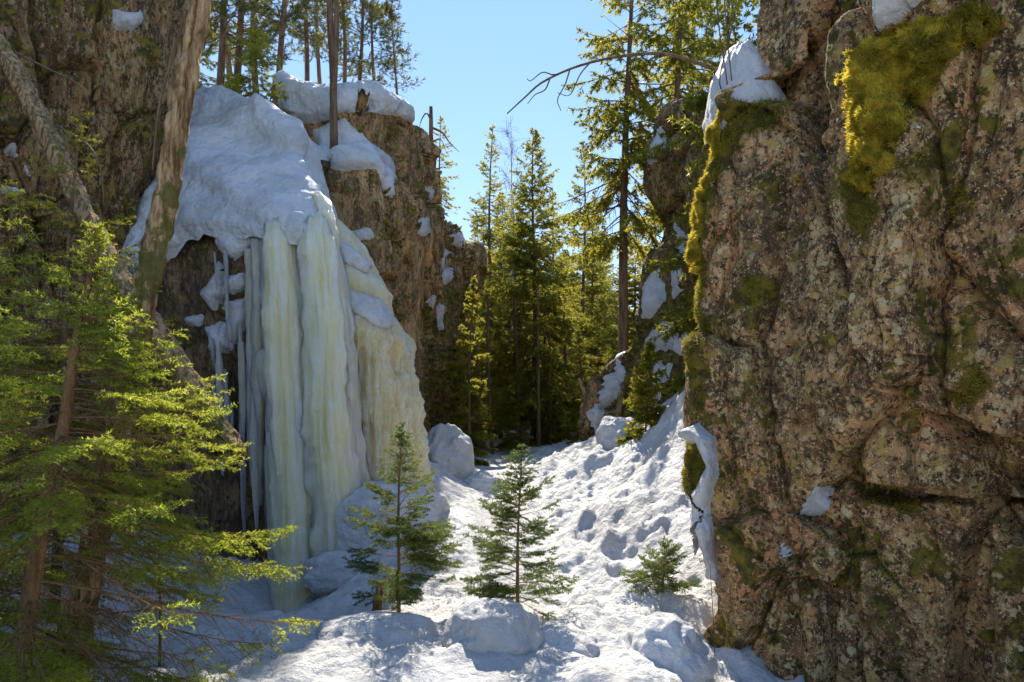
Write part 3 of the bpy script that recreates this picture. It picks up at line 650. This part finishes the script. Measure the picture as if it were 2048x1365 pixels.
def spruce(seed, H, R, first, nwh, per, el_top, el_bot, droop, tipup, spacing, sub, hang, nlen, nw, per_m, tr=None, lean=(0, 0), bare=.25, twig_wood=False, profile=.85, irregular=.3, dead_low=0.0, az_bias=None, trunk_pts=None):
    r = np.random.default_rng(seed); wood = MB(); segs = []; tr = tr or H * .011
    if trunk_pts is None:
        ts = np.linspace(0, 1, 9); tp_ = np.stack([lean[0] * ts + .012 * H * np.sin(ts * 5 + seed) * ts, lean[1] * ts, ts * H], 1)
    else:
        tp_ = catmull(np.array(trunk_pts, float), 14)
    tt = np.linspace(0, 1, len(tp_))
    wood.add(*tube(tp_, tr * (1 - tt * .93) + .003, 9, .12, seed, True, 20, 0, max(6, 40 / H)))
    tpos = lambda t: np.array([np.interp(t, tt, tp_[:, k]) for k in range(3)])
    for wi in range(nwh):
        t = first + (.985 - first) * (wi / (nwh - 1)) ** .92
        u = (t - first) / (1 - first)
        for b in range(per):
            if r.random() < irregular * .3: continue
            tb = t + r.normal() * .3 / nwh
            tb = min(max(tb, .02), .99); az = r.random() * 2 * math.pi if az_bias is None else r.normal() * az_bias[1] + az_bias[0]
            if az_bias is not None and r.random() < .4: az = r.random() * 2 * math.pi
            Lb = R * ((1 - u) ** profile * (1 - .15 * (1 - u) ** 8) + .03) * (1 - irregular + 2 * irregular * r.random() * .75)
            el = math.radians(el_bot + (el_top - el_bot) * u ** 1.2 + r.normal() * 6)
            h = np.array([math.cos(az), math.sin(az), 0]); n = 9; s = np.linspace(0, 1, n)
            side0 = np.array([-h[1], h[0], 0])
            curve = (r.normal() * .12) * s ** 2
            pts = tpos(tb) + (Lb * s * math.cos(el))[:, None] * h + (Lb * curve)[:, None] * side0
            pts[:, 2] += Lb * (s * math.sin(el) - droop * s ** 1.6 + tipup * s ** 3.2)
            br = max(.0028, tr * .16 * (Lb / R) + .002)
            wood.add(*tube(pts, br * (1 - .85 * s), 5 if twig_wood else 4, 0, 0, False))
            dead = r.random() < dead_low * (1 - u) ** 2
            k = max(3, int(Lb / spacing))
            for q in range(k):
                f = (q + .5 + r.random() * .5) / k
                if f < .1: continue
                c0 = np.array([np.interp(f, s, pts[:, j]) for j in range(3)]); c1 = np.array([np.interp(min(f + .06, 1), s, pts[:, j]) for j in range(3)])
                fw = c1 - c0; fw /= np.linalg.norm(fw) + 1e-9
                side = np.cross(fw, [0, 0, 1.]); side /= np.linalg.norm(side) + 1e-9
                has = r.random() > bare * (1 - f) * 1.6 and not (dead and f < .8)
                for sg in (-1, 1):
                    Lt = min(sub * Lb * (1 - f) ** .7 * (.6 + .6 * r.random()) + .05, sub * Lb)
                    d = fw * (.62 + .2 * r.random()) + side * sg * .8 + np.array([0, 0, -hang * (.5 + r.random()) - .05 * r.random() + .22 * r.normal()])
                    d /= np.linalg.norm(d)
                    e = d * Lt; e2 = e + np.array([0, 0, -.12 * Lt * (1 if hang else .3)])
                    if twig_wood or (Lt > .25):
                        wood.add(*tube(np.array([c0, c0 + e2]), np.array([1, .3]) * max(.0013, br * .32), 3, 0, 0, False))
                    if not has: continue
                    segs.append([*c0, *e2, 1.0])
                    kk = int(Lt / (spacing * .55))
                    for g in range(1, kk):
                        ff = g / kk; cc = c0 + e2 * ff
                        for s2 in (-1, 1):
                            sv = np.cross(d, [0, 0, 1.]); sv /= np.linalg.norm(sv) + 1e-9
                            d2 = d * .75 + sv * s2 * .6 + np.array([0, 0, -hang * .9 * r.random() + .12 * r.normal()])
                            l2 = Lt * .42 * (1 - ff) * (.6 + .7 * r.random()) + .03
                            segs.append([*cc, *(d2 / np.linalg.norm(d2) * l2), 1.0])
            if not dead:
                for a_ in range(n // 2, n - 1): segs.append([*pts[a_], *(pts[a_ + 1] - pts[a_]), 1.0])
                segs.append([*pts[-1], *((pts[-1] - pts[-2]) * .5), 1.0])
    top = tp_[-1]; segs.append([*(top - [0, 0, H * .05]), 0, 0, H * .055, .7])
    V, f = needles(segs, nlen, nw, per_m, .9, seed)
    return wood, V, f
def make_tree(name, wood, V, f, bark, needle, label, cat, loc, group=None, rz=0, s=1.0):
    o = thing(name, label, cat, loc, group); o.rotation_euler = (0, 0, rz); o.scale = (s, s, s)
    link("trunk", wood.mesh("trunk", bark), o); tag(link("crown", mesh_np("crown", V, [f], needle, False), o), kind=None)
    return o
def dup(root, loc, rz, s, label=None, group=None):
    r_ = root.copy(); sc.collection.objects.link(r_); r_.location = loc; r_.rotation_euler = (0, 0, rz); r_.scale = (s[0], s[0], s[1]) if isinstance(s, tuple) else (s, s, s)
    if label: r_['label'] = label
    if group: r_['group'] = group
    for ch in list(root.children):
        c = ch.copy(); sc.collection.objects.link(c); c.parent = r_
    return r_
def at(px, d):                                   # ground point under a pixel column at a given depth
    x = (px - 1024) / F * d; return (x, d, gz(x, d))
def hgt(z0, py, d): return EYE + (HOR - py) / F * d - z0

# ------------------------------------------------------------------ saplings
for sx, d, top, R, seed, lab in [(797, 6.5, 850, .62, 21, 'young spruce sapling with a dry stump at its foot'), (1035, 6.3, 893, .60, 22, 'slender spruce sapling standing behind the round snow boulder'),
                                 (1325, 6.7, 1092, .42, 23, 'smallest spruce sapling beside the rock wall')]:
    loc = at(sx, d); loc = (loc[0], loc[1], loc[2] - .05); H = hgt(loc[2], top, d)
    wd, V, f = spruce(seed, H, R, .12, 20 if H > 1.2 else 12, 6, 52, 2, .12, .14, .055, .42, .02, .020, .0056, 350, .017 if H > 1.2 else .010, (.02, 0), .35, True, .8, .45, .3)
    make_tree("spruce_sapling", wd, V, f, BARK_O, NEEDLE_S, lab, 'sapling', loc)
# stump beside the first sapling
st = P(752, 1250, 6.5); sz = gz(st[0], st[1])
V, f4, f3 = tube([(0, 0, -.1), (.01, 0, .1), (.03, 0, .28), (.02, 0, .36)], [.05, .045, .035, .02], 14, .25, 3, True, 18, .3, 50)
tag(link("stump", mesh_np("stump", V, [f4, f3], DEAD), None, (st[0], st[1], sz)), 'small splintered dark stump beside the sapling', 'stump')

# ------------------------------------------------------------------ foreground spruce and dead trunks
base = P(28, 1400, 4.2); bz = gz(base[0], base[1]) - .1
tpts = [np.array([base[0], base[1], bz])] + [P(*q) for q in [(75, 1100, 4.2), (128, 850, 4.25), (152, 680, 4.3), (178, 560, 4.35), (190, 455, 4.4)]]
tpts = [q - tpts[0] for q in tpts]
wd, V, f = spruce(31, 3.0, 1.85, .06, 26, 8, 38, -18, .20, .17, .075, .36, .2, .024, .0072, 165, .055, (0, 0), .62, True, 1.55, .35, .5, (-.25, 1.1), tpts)
make_tree("spruce_tree", wd, V, f, BARK_O, NEEDLE_F, 'bright green spruce with drooping brown twigs below the leaning dead trunk', 'spruce', tuple(base[:2]) + (bz,))
loc = P(-45, 1330, 4.7); loc[2] = gz(loc[0], loc[1]) - .1
wd, V, f = spruce(35, hgt(loc[2], 330, 4.7), 1.0, .10, 20, 6, 35, -18, .22, .14, .085, .36, .25, .025, .0085, 125, .045, (.05, 0), .4, False, .6, .35, .3)
make_tree("spruce_tree", wd, V, f, BARK_O, NEEDLE_F, 'drooping spruce at the outer side of the bright spruce', 'spruce', tuple(loc))
loc = P(105, 1130, 6.3); loc[2] = gz(loc[0], loc[1]) - .1
wd, V, f = spruce(33, hgt(loc[2], 225, 6.3), 1.6, .15, 24, 6, 35, -15, .18, .12, .09, .36, .2, .026, .0085, 170, .05, (.25, 0), .45, False, .9, .35, .4)
make_tree("spruce_tree", wd, V, f, BARK_S, NEEDLE_M, 'darker spruce between the bright spruce and the shaded wall', 'spruce', tuple(loc))
def log(name, pts, rad, label, seed, moss_fn=None, sides=28, splinter=None, mat=DEAD):
    Pt = np.array([P(*q) for q in pts]); R = np.array([r / F * q[2] for r, q in zip(rad, pts)])
    V, f4, f3 = tube(Pt, R, sides, .35, seed, True, 9, .35, 34)
    if splinter:                                  # ragged broken end
        e = Pt[-1]; ax = Pt[-1] - Pt[-2]; ax /= np.linalg.norm(ax)
        dd = (V - e) @ ax; k = dd > -.12
        V[k] += ax * (rng.random(k.sum())[:, None] - .35) * splinter
    px, py = to_px(V); m = moss_fn(px, py) if moss_fn else np.zeros(len(V))
    o0 = Pt[0]
    o = link(name, mesh_np(name, V - o0, [f4, f3], mat, attrs={"moss": m}), None, tuple(o0)); return tag(o, label, 'dead tree')
log("dead_tree", [(118, 1430, 4.75), (165, 1200, 4.8), (215, 960, 4.85), (265, 730, 4.9), (300, 560, 4.95), (332, 400, 5.0), (362, 200, 5.05), (398, 0, 5.1), (440, -220, 5.15)], [36, 29, 25, 23, 24, 22, 22, 24, 23],
    'thick leaning dead trunk with peeled top and mossy lower half', 3, lambda x, y: .5 * sst(y, 200, 480))
log("fallen_log", [(-150, -160, 8.9), (-20, 60, 8.2), (75, 230, 7.5), (185, 460, 6.5), (285, 620, 5.5), (350, 730, 5.35), (462, 905, 5.15)], [17, 17, 17, 17, 19, 23, 23],
    'fallen log with an orange splintered end resting on the leaning trunk', 8, lambda x, y: .15 * sst(y, 600, 860), 24, .16)
# ------------------------------------------------------------------ tree prototypes for the valley and plateau
def pine(seed, H, R, first, nb, tr, bark=BARK_P):
    r = np.random.default_rng(seed); wood = MB(); segs = []
    ts = np.linspace(0, 1, 10); tp_ = np.stack([.02 * H * np.sin(ts * 4 + seed), .02 * H * np.cos(ts * 3 + seed), ts * H], 1)
    wood.add(*tube(tp_, tr * (1 - ts * .85), 9, .1, seed, True, 12, 0, 4))
    for b in range(nb):
        u = r.random() ** .8; t = first + (1 - first) * u; az = r.random() * 2 * math.pi
        c = np.array([np.interp(t, ts, tp_[:, k]) for k in range(3)])
        L = R * (1 - .75 * u) * (.5 + .7 * r.random()); el = math.radians(-5 + 40 * u + r.normal() * 12); s = np.linspace(0, 1, 6)
        h = np.array([math.cos(az), math.sin(az), 0])
        pts = c + (L * s * math.cos(el))[:, None] * h; pts[:, 2] += L * (s * math.sin(el) - .1 * s + .16 * s ** 2.5)
        wood.add(*tube(pts, max(.006, tr * .2) * (1 - .8 * s), 4, 0, 0, False))
        if r.random() < .25 * (1 - u): continue
        for q in range(int(5 + 9 * L)):
            f = .3 + .7 * r.random(); c0 = np.array([np.interp(f, s, pts[:, j]) for j in range(3)])
            d = h * .5 + r.normal(size=3) * .5 + np.array([0, 0, .25]); d /= np.linalg.norm(d); l = .15 + .3 * r.random() * L * .6
            wood.add(*tube(np.array([c0, c0 + d * l]), np.array([.006, .003]), 3, 0, 0, False))
            for g in range(3): segs.append([*(c0 + d * l * (.45 + .2 * g)), *(d * .16 + r.normal(size=3) * .05), 1.0])
    V, f = needles(segs, .08, .014, 150, .8, seed)
    return wood, V, f
# big spruces of the valley; each with its own crown
def valley_spruce(px, d, top, seed, label, R, hang, first=.12, nwh=26, per=5, spacing=.17, dead=.3, base_py=None, group=None, nd=None, dens=76, el=(42, -18)):
    loc = at(px, d); loc = (loc[0], loc[1], loc[2] - .12); H = hgt(loc[2], top, d)
    wd, V, f = spruce(seed, H, R, first, nwh, per, el[0], el[1], .2, .14, spacing, .36, hang, .085, .034, dens, H * .0105, (.1, 0), .3, False, .8, .35, dead)
    return make_tree("spruce_tree", wd, V, f, BARK_S, nd or NEEDLE_M, label, 'spruce', loc, group)
T1 = valley_spruce(1066, 23, 262, 101, 'broad spruce with drooping boughs rising mid-valley before the pale birch', 2.8, .45, .08, 42, 7)
T2 = valley_spruce(980, 29, 252, 102, 'narrow pointed spruce between the tall cliff and the broad spruce', 2.2, .25, .08, 34, 6, .18, .1)
T3 = valley_spruce(936, 16.5, 555, 103, 'small pale spruce at the foot of the tall cliff', .75, .1, .05, 20, 5, .12, .1, dens=150)
T4 = valley_spruce(1248, 15.5, -260, 104, 'tall spruce with a bare lower trunk on the trodden bank', 2.0, .9, .36, 30, 5, .17, .35, el=(35, -25), dens=70)
T5 = valley_spruce(1162, 28, 285, 105, 'dark slim spruce just behind the tall bare-trunked spruce', 2.4, .4, .06, 32, 6, .18, .2)
T6 = valley_spruce(1290, 11.8, 690, 106, 'small dense dark spruce growing on the snow bank', .5, .15, .04, 18, 5, .11, .1, dens=150)
T7 = valley_spruce(1350, 19, -60, 107, 'leafy spruce on the crag above the snow streaks', 1.7, .5, .15, 28, 5, .16, .2)
T8 = valley_spruce(1455, 11.5, -150, 108, 'spruce growing on the ledge above the golden moss shoulder', 1.6, .7, .02, 24, 6, .14, .3, el=(30, -30))
T9 = valley_spruce(1385, 16.5, -200, 109, 'golden green spruce rising behind the snow-streaked crag', 1.7, .6, .3, 26, 5, .16, .2)
T10 = valley_spruce(1352, 14.8, -320, 110, 'spruce with long hanging boughs beside the tall bare-trunked spruce', 1.5, .8, .45, 24, 5, .15, .2)
LBL_F = 'dark spruce in the far wood at the valley head'
fr = random.Random(5); protos = [T1, T2, T5]
far = [(880, 34), (915, 38), (945, 33), (1005, 36), (1035, 31), (1100, 33), (1125, 38), (1190, 33), (1215, 37), (1275, 34), (1305, 30), (1360, 36), (860, 44), (900, 50), (960, 46), (1020, 52), (1085, 47), (1150, 50), (1200, 45), (1250, 52), (1320, 48),
       (830, 60), (890, 66), (950, 62), (1010, 70), (1060, 64), (1110, 72), (1140, 66), (1185, 70), (1240, 64), (1300, 70), (1370, 60), (1400, 50)]
for k, (x, d) in enumerate(far):
    loc = at(x + fr.uniform(-8, 8), d); top = 470 + fr.uniform(-40, 60) - (70 if d < 40 else 0)
    if 1105 < x < 1160: top = 500
    H = max(hgt(loc[2], top, d), 5); src = protos[k % 3]; h0 = [hgt(T.location.z, tpy, T.location.y) for T, tpy in ((T1, 262), (T2, 252), (T5, 285))][k % 3]
    dup(src, loc, fr.uniform(0, 6.28), (H / h0 * fr.uniform(.9, 1.15), H / h0), LBL_F, 'spruces of the far wood')
for k, (x, d, top) in enumerate([(905, 22, 640), (955, 20, 700), (1000, 25, 600), (1035, 21, 720), (1100, 22, 640), (1130, 25, 580), (1165, 20, 660), (1195, 23, 600), (1215, 19, 690), (1080, 28, 560), (950, 27, 520), (1180, 29, 480), (1010, 30, 470), (1120, 31, 520)]):
    loc = at(x, d); H = max(hgt(loc[2], top, d), 1.2); src, tpy = [(T3, 555), (T2, 252), (T5, 285)][k % 3]; h0 = hgt(src.location.z, tpy, src.location.y)
    dup(src, loc, fr.uniform(0, 6.28), (H / h0 * 1.25, H / h0), 'young spruce in the undergrowth of the valley wood', 'undergrowth spruces of the valley')
# bare birch
def birch(seed, H, R):
    r = np.random.default_rng(seed); wood = MB()
    wood.add(*tube([(0, 0, 0), (.05, 0, H * .5), (0, .05, H)], [.07, .045, .008], 8, .1, 1, True, 12, 0, 3)); tw = MB()
    for b in range(46):
        t = .3 + .68 * r.random(); az = r.random() * 6.28; L = R * (1.15 - t) * (.6 + .6 * r.random()); s = np.linspace(0, 1, 6)
        h = np.array([math.cos(az), math.sin(az), 0]); pts = np.array([.03, 0, H * t]) + (L * s * .6)[:, None] * h; pts[:, 2] += L * (s * .9 - .15 * s ** 2)
        tw.add(*tube(pts, .018 * (1 - .8 * s) * (1.2 - t), 4, 0, 0, False))
        for q in range(9):
            f = .25 + .75 * r.random(); c0 = np.array([np.interp(f, s, pts[:, j]) for j in range(3)]); d = h * .4 + r.normal(size=3) * .45 + np.array([0, 0, .5]); l = .3 + .5 * r.random()
            tw.add(*tube(np.array([c0, c0 + d * l * .6, c0 + d * l + np.array([0, 0, -.1])]), [.006, .005, .002], 3, 0, 0, False))
    return wood, tw
BIRCH = mat_bark("bark_birch", (.35, .30, .36), (.6, .56, .5))
TWIG_B = mat_bark("twig_birch", (.2, .15, .13), (.32, .25, .22))
loc = at(1022, 27); wd, tw = birch(3, hgt(loc[2], 255, 27), 2.6)
bo = thing("birch_tree", 'leafless pale birch between the two pointed spruces', 'birch', loc); link("trunk", wd.mesh("trunk", BIRCH), bo); link("crown", tw.mesh("crown", TWIG_B), bo)
# thin bare trunks in the valley wood
LB = 'thin bare trunk in the shaded valley wood'
tv, t4, t3 = tube([(0, 0, 0), (.05, 0, 2.5), (0, .04, 5)], [.06, .05, .03], 8, .15, 2, True, 10, 0, 4); sm = mesh_np("bare_tree", tv, [t4, t3], BARK_S)
for k, x in enumerate([985, 1003, 1018, 1038, 1050, 1085, 1096, 1112, 1128, 1140, 1012, 1078]):
    d = 21 + (k * 37 % 11); o = link("bare_tree", sm, None, at(x, d)); o.location.z -= .1; o.rotation_euler = (fr.uniform(-.05, .05), fr.uniform(-.06, .06), fr.uniform(0, 6)); tag(o, LB, 'tree', 'thin trunks of the valley wood')
# leaning trunks on the bank
for (a, b, lab) in [((1208, 880, 14.2), (1172, 790, 14.6), 'crooked leaning trunk rising from the edge of the bank'), ((1222, 870, 13.8), (1240, 800, 14.0), 'short mossy leaning trunk beside the crooked one')]:
    A, B = P(*a), P(*b); A[2] = gz(A[0], A[1]) - .1; V, f4, f3 = tube([A, (A + B) / 2 + [.05, 0, .05], B, B + (B - A) * .4], [.07, .06, .05, .03], 12, .2, 4, True, 9, .2, 20)
    tag(link("crooked_tree", mesh_np("crooked_tree", V - A, [f4, f3], DEAD), None, tuple(A)), lab, 'tree')
# plateau trees above the ice: pines and small spruces
PW = [pine(s, 9.0, 1.9, .12, 60, .10) for s in (201, 202, 203)]
pm = [(w_.mesh("trunk", BARK_P), mesh_np("crown", V, [f], NEEDLE_P, False)) for w_, V, f in PW]
def on_top(px, py, d):
    p = P(px, py, d); return (p[0], p[1], max(gz(p[0], p[1]), p[2]) - .35) if gz(p[0], p[1]) < p[2] + 1.5 else (p[0], p[1], p[2] - .3)
for k, (x, y, d, s, lab) in enumerate([(430, 195, 14.5, .85, 'pine standing left of the small plateau spruce'), (476, 190, 16.5, 1.0, 'slim pine behind the small plateau spruce'), (568, 155, 15.5, .75, 'reddish straight pine on the snow crest above the slope'),
                                       (604, 165, 19, .75, 'pine set back from the snow crest beside the reddish one'), (682, 180, 17.5, .6, 'pine right behind the twin pine trunks'), (716, 190, 18.5, .62, 'pine between the twin trunks and the low bushy pine'),
                                       (748, 195, 20, .55, 'slender pine near the low bushy pine'), (790, 205, 18, .36, 'low bushy pine at the outer end of the cliff top'), (345, 200, 17, 1.0, 'pine half hidden behind the leaning dead trunk'),
                                       (520, 170, 21, 1.0, 'distant pine behind the small plateau spruce'), (640, 170, 23, .75, 'distant pine behind the twin pine trunks'), (455, 180, 22, 1.0, 'distant pine behind the left plateau pine')]):
    o = thing("pine_tree", lab, 'pine', on_top(x, y, d), 'pines on the cliff top'); o.rotation_euler = (0, 0, k * 1.7); o.scale = (s, s, s)
    link("trunk", pm[k % 3][0], o); link("crown", pm[k % 3][1], o)
q = P(668, 258, 13.6); tw_ = thing("pine_tree", 'twin dark pine trunks growing from the snow ledge', 'pine', tuple(q - [0, 0, .4]))
m_ = MB(); m_.add(*tube([(0, 0, 0), (-.02, 0, 1.5), (-.08, 0, 2.6), (-.12, 0, 4.4)], [.085, .07, .065, .05], 12, .1, 3, True, 8, 0, 6)); m_.add(*tube([(0, 0, .9), (.03, 0, 1.8), (.05, 0, 2.6), (.0, .1, 4.2)], [.05, .055, .05, .04], 12, .1, 4, True, 8, 0, 6))
link("trunk", m_.mesh("trunk", BARK_S), tw_)
for (x, y, d, top, seed, R, lab) in [(510, 205, 13.4, 60, 301, .85, 'small bushy spruce on the plateau above the snow slope'), (300, 260, 13, -80, 302, 1.1, 'dark spruce on the plateau beside the shaded wall'), (385, 190, 15.5, -120, 303, 1.2, 'spruce on the plateau behind the leaning dead trunk'),
                                     (880, 420, 21, 235, 304, .9, 'small spruce on the outer step of the tall cliff')]:
    p = P(x, y, d); loc = (p[0], p[1], p[2] - .3); H = hgt(loc[2], top, d)
    wd, V, f = spruce(seed, H, R, .08, 18, 5, 38, -12, .15, .12, .13, .36, .25, .055, .017, 150, H * .012, (0, 0), .3, False, .75, .35, .2)
    make_tree("spruce_tree", wd, V, f, BARK_S, NEEDLE_M, lab, 'spruce', loc)
# dead snag on the cliff edge
A = P(862, 400, 18); B = P(861, 214, 18); sn = MB(); H = B[2] - A[2]
sn.add(*tube([(0, 0, -.3), (0, 0, H * .5), (0, 0, H)], [.085, .07, .045], 10, .1, 2, True, 9, 0, 8))
for (pts, r0) in [([(0, 0, H * .86), (-.12, 0, H * .93), (-.25, 0, H * .86), (-.33, 0, H * .74)], .03), ([(0, 0, H * .78), (.3, 0, H * .72), (.5, -.1, H * .6), (.75, -.1, H * .5)], .035), ([(0, 0, H * .62), (.25, .1, H * .66), (.4, .1, H * .52)], .022), ([(0, 0, H * .7), (-.3, 0, H * .62), (-.35, 0, H * .5)], .02)]:
    sn.add(*tube(catmull(np.array(pts, float), 12), np.linspace(r0, .006, 12), 6, 0, 0, True))
so_ = thing("dead_pine", 'bare broken pine snag with curled branches on the cliff edge', 'dead tree', tuple(A)); link("trunk", sn.mesh("trunk", BARK_P), so_)
# long dead branch reaching out from the moss shoulder
def px_path(pts, r0, r1, mb, n=16, sides=7):
    Q = catmull(np.array([P(*q) for q in pts]), n); mb.add(*tube(Q, np.linspace(r0, r1, n), sides, .0, 0, True))
db = MB()
px_path([(1480, 160, 6.6), (1400, 128, 6.8), (1320, 108, 7.0), (1230, 115, 7.2), (1150, 135, 7.4), (1085, 165, 7.5), (1050, 195, 7.6), (1014, 228, 7.7)], .022, .007, db, 30)
for pts in [[(1150, 135, 7.4), (1110, 150, 7.4), (1085, 145, 7.4), (1062, 162, 7.4), (1054, 158, 7.4)], [(1140, 139, 7.4), (1130, 170, 7.4), (1115, 200, 7.4), (1122, 222, 7.4)], [(1100, 157, 7.5), (1090, 180, 7.5), (1070, 190, 7.5), (1055, 208, 7.5)], [(1180, 126, 7.3), (1160, 150, 7.3), (1140, 190, 7.3), (1115, 186, 7.3)],
            [(1320, 108, 7.0), (1300, 140, 7.0), (1290, 190, 7.0)], [(1250, 113, 7.1), (1240, 80, 7.1), (1215, 60, 7.1)]]:
    px_path(pts, .009, .004, db, 14, 5)
dbo = db.mesh("dead_branch", TWIG); tag(link("dead_branch", dbo), 'long bare crooked branch reaching out from the moss shoulder', 'branch')
sh = thing("bare_shrub", 'thin bare stems standing in the peaked snow cap', 'shrub', tuple(P(1452, 150, 6.2)))
for x0, x1 in ((1432, 1452), (1447, 1462), (1462, 1440)):
    tb = MB(); px_path([(x0, -60, 6.3), (x0 + 4, 40, 6.25), (x1, 150, 6.25), (x1 + 4, 185, 6.4)], .007, .006, tb, 10, 5)
    so2 = link("stem", tb.mesh("stem", TWIG), sh); so2.location = -sh.location
# dry twigs: dangling side branch on the leaning trunk, thin dead stem in the snow, grass stalk
dt = MB(); px_path([(372, 20, 5.0), (350, 100, 4.95), (325, 180, 4.9), (312, 260, 4.9), (305, 340, 4.95)], .013, .006, dt, 20)
tag(link("dry_vine", dt.mesh("dry_vine", TWIG)), 'dry twig hanging along the leaning dead trunk', 'twig')
dt = MB(); px_path([(30, 105, 7.6), (100, 140, 7.0), (150, 165, 6.8), (178, 205, 6.6)], .016, .005, dt, 20)
tag(link("dry_branch", dt.mesh("dry_branch", TWIG)), 'dry curved branch arching over the upper fallen log', 'branch')
dt = MB(); px_path([(110, 250, 7.0), (170, 285, 6.2), (198, 330, 5.8), (208, 400, 5.7)], .014, .005, dt, 20)
tag(link("dry_branch", dt.mesh("dry_branch", TWIG)), 'dry hooked branch drooping below the middle of the fallen log', 'branch')
s0 = P(318, 1365, 5.0); s0[2] = gz(s0[0], s0[1])
V, f4, f3 = tube([(0, 0, -.1), (.01, 0, .4), (.0, 0, .8), (.01, 0, 1.0)], [.011, .010, .008, .004], 7, .2, 1, True, 30, 0, 20)
tag(link("dry_weed", mesh_np("dry_weed", V, [f4, f3], TWIG), None, tuple(s0)), 'thin upright dead stem below the bright spruce', 'stem')
s0 = P(1432, 1370, 5.6); s0[2] = gz(s0[0], s0[1])
V, f4, f3 = tube([(0, 0, -.1), (-.02, 0, .4), (-.05, 0, .9)], [.004, .004, .002], 5, 0, 1, True, 30, 0, 20)
tag(link("grass_stalk", mesh_np("grass_stalk", V, [f4, f3], TWIG), None, tuple(s0)), 'single thin grass stalk at the foot of the rock wall', 'grass')

# ------------------------------------------------------------------ moss cushions with fronds
def moss_on(S, poly, thick, label, mat, n, seed, edge=22):
    r = S.patch(poly, thick, mat, "cushion", edge, 34, seed, .8, ns=9, knob=thick * .9, front=True)
    if not r: return
    co, Q, N, s = r
    root = thing("moss_cushion", label, 'moss', tuple(Q.mean(0))); co.parent = root; co.location = -Q.mean(0)
    g = np.random.default_rng(seed); k = g.choice(np.where(s > 0)[0], n); b = Q[k] + g.normal(size=(n, 3)) * .006; D = N[k] + g.normal(size=(n, 3)) * .55 + np.array([0, 0, .15]); D /= np.linalg.norm(D, axis=1, keepdims=True)
    sv = np.cross(D, g.normal(size=(n, 3))); sv /= np.linalg.norm(sv, axis=1, keepdims=True); L = .016 + .03 * g.random(n)
    V = np.stack([b - sv * .004, b + sv * .004, b + D * L[:, None]], 1).reshape(-1, 3) - Q.mean(0)
    fo = link("fronds", mesh_np("fronds", V, [np.arange(3 * n).reshape(n, 3)], mat, False), root); fo['kind'] = 'stuff'
moss_on(RC, MOSS1, .09, 'big golden moss cushion overhanging the rock wall', MOSS, 20000, 1, 30)
moss_on(RC, MOSS2, .08, 'golden brown moss on the shoulder below the peaked snow cap', MOSS, 12000, 2, 24)
moss_on(RC, MOSS3, .05, 'narrow moss strip along the outer edge of the rock wall', MOSS, 9000, 3, 16)
moss_on(RC, MOSS4, .09, 'green mossy knob under the curling snow streak', MOSS_D, 7000, 4, 16)
moss_on(RC, [(1840, 90), (1900, 60), (1960, 20), (2000, 40), (1960, 80), (1900, 120), (1850, 140)], .08, 'greenish moss ridge beside the big moss cushion', MOSS_D, 8000, 5, 16)
moss_on(RC, [(1700, 330), (1735, 310), (1745, 370), (1712, 390)], .06, 'small moss tuft below the big moss cushion', MOSS, 3500, 6, 14)
V_ = RC.flat(); g_ = np.random.default_rng(77); k_ = np.where((RC.moss > .15) & (fbm(V_ * 6, 3, 78) > -.05))[0]; k_ = g_.choice(k_, 34000); n_ = len(k_)
b_ = V_[k_] + g_.normal(size=(n_, 3)) * .008; D_ = RC.N.reshape(-1, 3)[k_] + g_.normal(size=(n_, 3)) * .6 + np.array([0, 0, -.2]); D_ /= np.linalg.norm(D_, axis=1, keepdims=True)
s_ = np.cross(D_, g_.normal(size=(n_, 3))); s_ /= np.linalg.norm(s_, axis=1, keepdims=True); L_ = .012 + .03 * g_.random(n_)
tag(link("moss_fronds", mesh_np("moss_fronds", np.stack([b_ - s_ * .004, b_ + s_ * .004, b_ + D_ * L_[:, None]], 1).reshape(-1, 3), [np.arange(3 * n_).reshape(n_, 3)], MOSS_D, False), rc_o), kind='stuff')
# fallen needles and twig bits on the snow
g_ = np.random.default_rng(5); n_ = 15000; y_ = 4.3 + 7 * g_.random(n_) ** 1.5; x_ = (g_.random(n_) * 1.5 - .78) * y_ * .8; k_ = fbm(np.stack([x_, y_, 0 * x_], 1) * .8, 3, 3) > -.08; x_, y_ = x_[k_], y_[k_]; n_ = len(x_)
b_ = np.stack([x_, y_, ground_z(x_, y_) + .006], 1); a_ = g_.random(n_) * 6.28; l_ = .012 + .05 * g_.random(n_) ** 3; D_ = np.stack([np.cos(a_), np.sin(a_), .15 * g_.normal(size=n_)], 1); s_ = np.stack([-np.sin(a_), np.cos(a_), 0 * a_], 1)
tag(link("needle_litter", mesh_np("needle_litter", np.stack([b_ - s_ * .0045, b_ + s_ * .0045, b_ + D_ * l_[:, None]], 1).reshape(-1, 3), [np.arange(3 * n_).reshape(n_, 3)], TWIG, False)), 'brown needles and twig bits scattered on the snow', 'litter', kind='stuff')
STATS = dict(tris=sum(sum(len(p.vertices) - 2 for p in m.polygons) for m in bpy.data.meshes))
